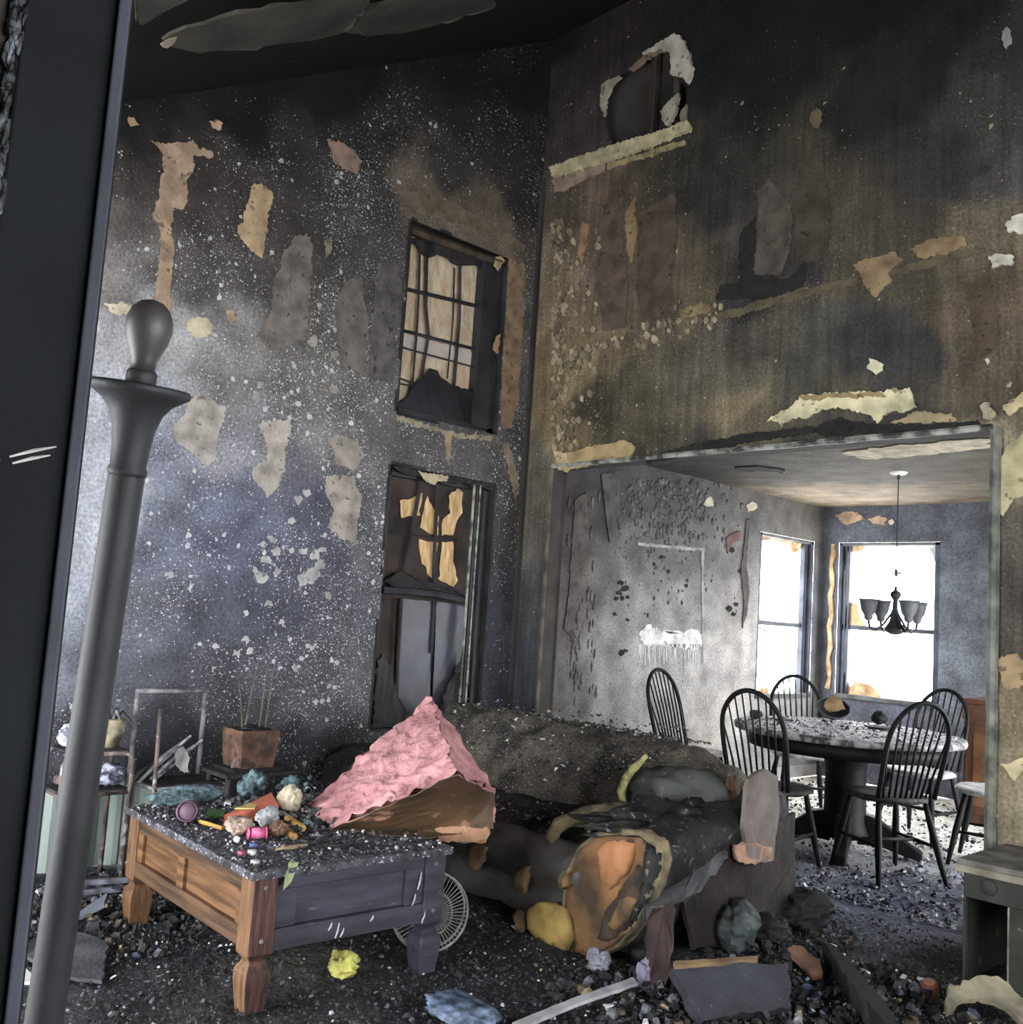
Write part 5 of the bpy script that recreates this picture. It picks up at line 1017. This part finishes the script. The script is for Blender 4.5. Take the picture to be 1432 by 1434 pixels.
leanslab('white_offcut', 'pale offcut panel between casing and post at the lower left', 'panel', [(14,1372),(18,1344),(34,1352),(48,1366),(46,1374)], [.05,.06,.06,.05,.045], .012, mat('offcut_pale', S(180,178,172), S(140,138,134), 7), 9, .004)
leanslab('tan_scrap', 'tan scrap of board by the door casing at the lower left', 'scrap', [(22,1330),(26,1284),(44,1284),(40,1320)], [.05,.09,.09,.06], .012, mat('scrap_tan', S(150,132,110), S(96,84,72), 7), 10, .006)
o = pile('yellow_rag', 'crumpled yellow rag on the floor in front of the coffee table', 'rag', onz(480,1372), (.06,.05,.05), mat('rag_yellow', S(214,208,96), S(140,136,56), 14, .8, .5), 4, .9)
pile('black_heap', 'round black heap on the dining side of the sofa end', 'heap', onz(1118,1300), (.16,.14,.085), char, 6, .35)
pile('black_heap', 'low black heap left of the charred beam', 'heap', onz(1070,1320), (.12,.1,.06), char, 7, .5)
pile('blue_rag', 'bluish crumpled plastic at the bottom edge left of the metal strip', 'plastic', onz(640,1428), (.14,.10,.03), mat('rag_blue', S(110,130,160), S(40,48,64), 20, .5, .6), 8, .7)
pile('melted_bag', 'grey-teal melted plastic lump by the sofa end', 'plastic', onz(1030,1340), (.09,.09,.10), mat('bag_grey', S(76,86,86), S(40,44,44), 8, .5, .4), 9, .5)
pile('paper_wad', 'pale lilac paper wad in front of the sofa arm', 'paper', onz(836,1362), (.05,.04,.04), mat('wad_lilac', S(150,150,166), S(90,92,104), 10), 10, .6)
pile('lilac_wad', 'lilac crumpled strip beside the torn red upholstery', 'paper', onz(903,1392), (.035,.03,.06), mat('wad_lilac2', S(150,144,170), S(96,90,112), 10), 11, .5)
pile('dark_lump', 'round stone-grey lump under the coffee table by its left leg', 'lump', onz(246,1268), (.05,.06,.06), mat('lump_grey', S(92,86,78), S(50,46,42), 10), 12, .2)
cn_ = thing('tin_can', 'small rusty red tin on the ash near the low cabinet', 'can', onz(1303,1398)); bm = new(); lathe(bm, [(.03,0),(.034,.004),(.034,.05),(.03,.056),(.015,.058)], 20, Matrix.Rotation(.3,4,'X') @ Matrix.Translation((0,0,.008))); obj('can_body', bm, mat('can_red', S(150,84,64), S(96,52,40), 9, .5), cn_, True)
bm = new(); lathe(bm, [(.022,.056),(.024,.060),(.02,.064),(.002,.064)], 20, Matrix.Rotation(.3,4,'X') @ Matrix.Translation((0,0,.008))); obj('can_lid', bm, mat('can_lid', S(176,120,96), S(130,84,66), 9, .5), cn_, True)
# slatted offcuts stacked below the plant stand
for k in range(5):
    bm = new(); y = -2.95+.012*k; box(bm, (0,0,0), (.30,.026,.022), Matrix.Rotation(1.2+.05*k,3,'Z')); o = obj('lath', bm, mat('lath_grey', S(120,122,136), S(62,62,70), 16, .8, .5), None, bevel=.002); o.location = (.46+.03*k, -2.92+.012*k, .012+.024*(k%3)); tag(o, ['lowest','second','third','fourth','topmost'][k] + ' grey burnt lath in the pile beneath the plant stand', 'lath', 'burnt laths below the plant stand')

# rubble carpets
def in_sofa(x, y): return .1 < x < 2.5 and -1.58 < y < -.45
def main_fl(r):
    while True:
        d = 2.2 + 4.2*r.random()**1.2; px = r.uniform(-40, 1470); v = ray(px, 900); v = Vector((v.x, v.y, 0)); p = CAM + v*d
        if p.y < -.02 and p.x > .1 and not in_sofa(p.x, p.y): return (p.x, p.y, .004+.014*r.random())
scatter('floor_rubble', 30000, main_fl, [(ashd,16),(ashg,2.2),(ashw,.55),(ashb,1.0),(ashbl,.25),(asht,.10)], .002, .0105, None, 21, .7, 'charred rubble and ash covering the living room floor', 'rubble')
def din_fl(r):
    x, y = r.uniform(.1,3.4), .15 + 3.75*r.random()**1.7; return (x, y, .006)
scatter('dining_floor_ash', 7000, din_fl, [(ashd,5),(ashg,3),(ashw,3),(ashbl,2)], .004, .02, None, 22, .5, 'black and white ash flakes strewn over the dining room floor', 'ash')
def heap_fl(r):
    c = r.choice([(2.75,-1.15,.5,.09),(3.0,-1.5,.55,.07),(2.7,-1.75,.4,.05),(3.2,-1.0,.4,.05),(2.55,-.6,.3,.05),(.55,-2.85,.35,.05),(1.0,-3.1,.4,.03)])
    a = r.uniform(0,6.28); q = math.sqrt(r.random()); x, y = c[0]+c[2]*q*math.cos(a), c[1]+c[2]*q*math.sin(a)
    return (x, y, .01+c[3]*(1-q)*r.random()) if not in_sofa(x, y) else None
scatter('burnt_heap', 3600, heap_fl, [(ashd,12),(ashg,1.5),(ashb,1.4),(asht,.35),(ashw,.35),(ashbl,.2)], .005, .028, None, 23, .7, 'heaped black charred debris in front of the sofa end', 'rubble')
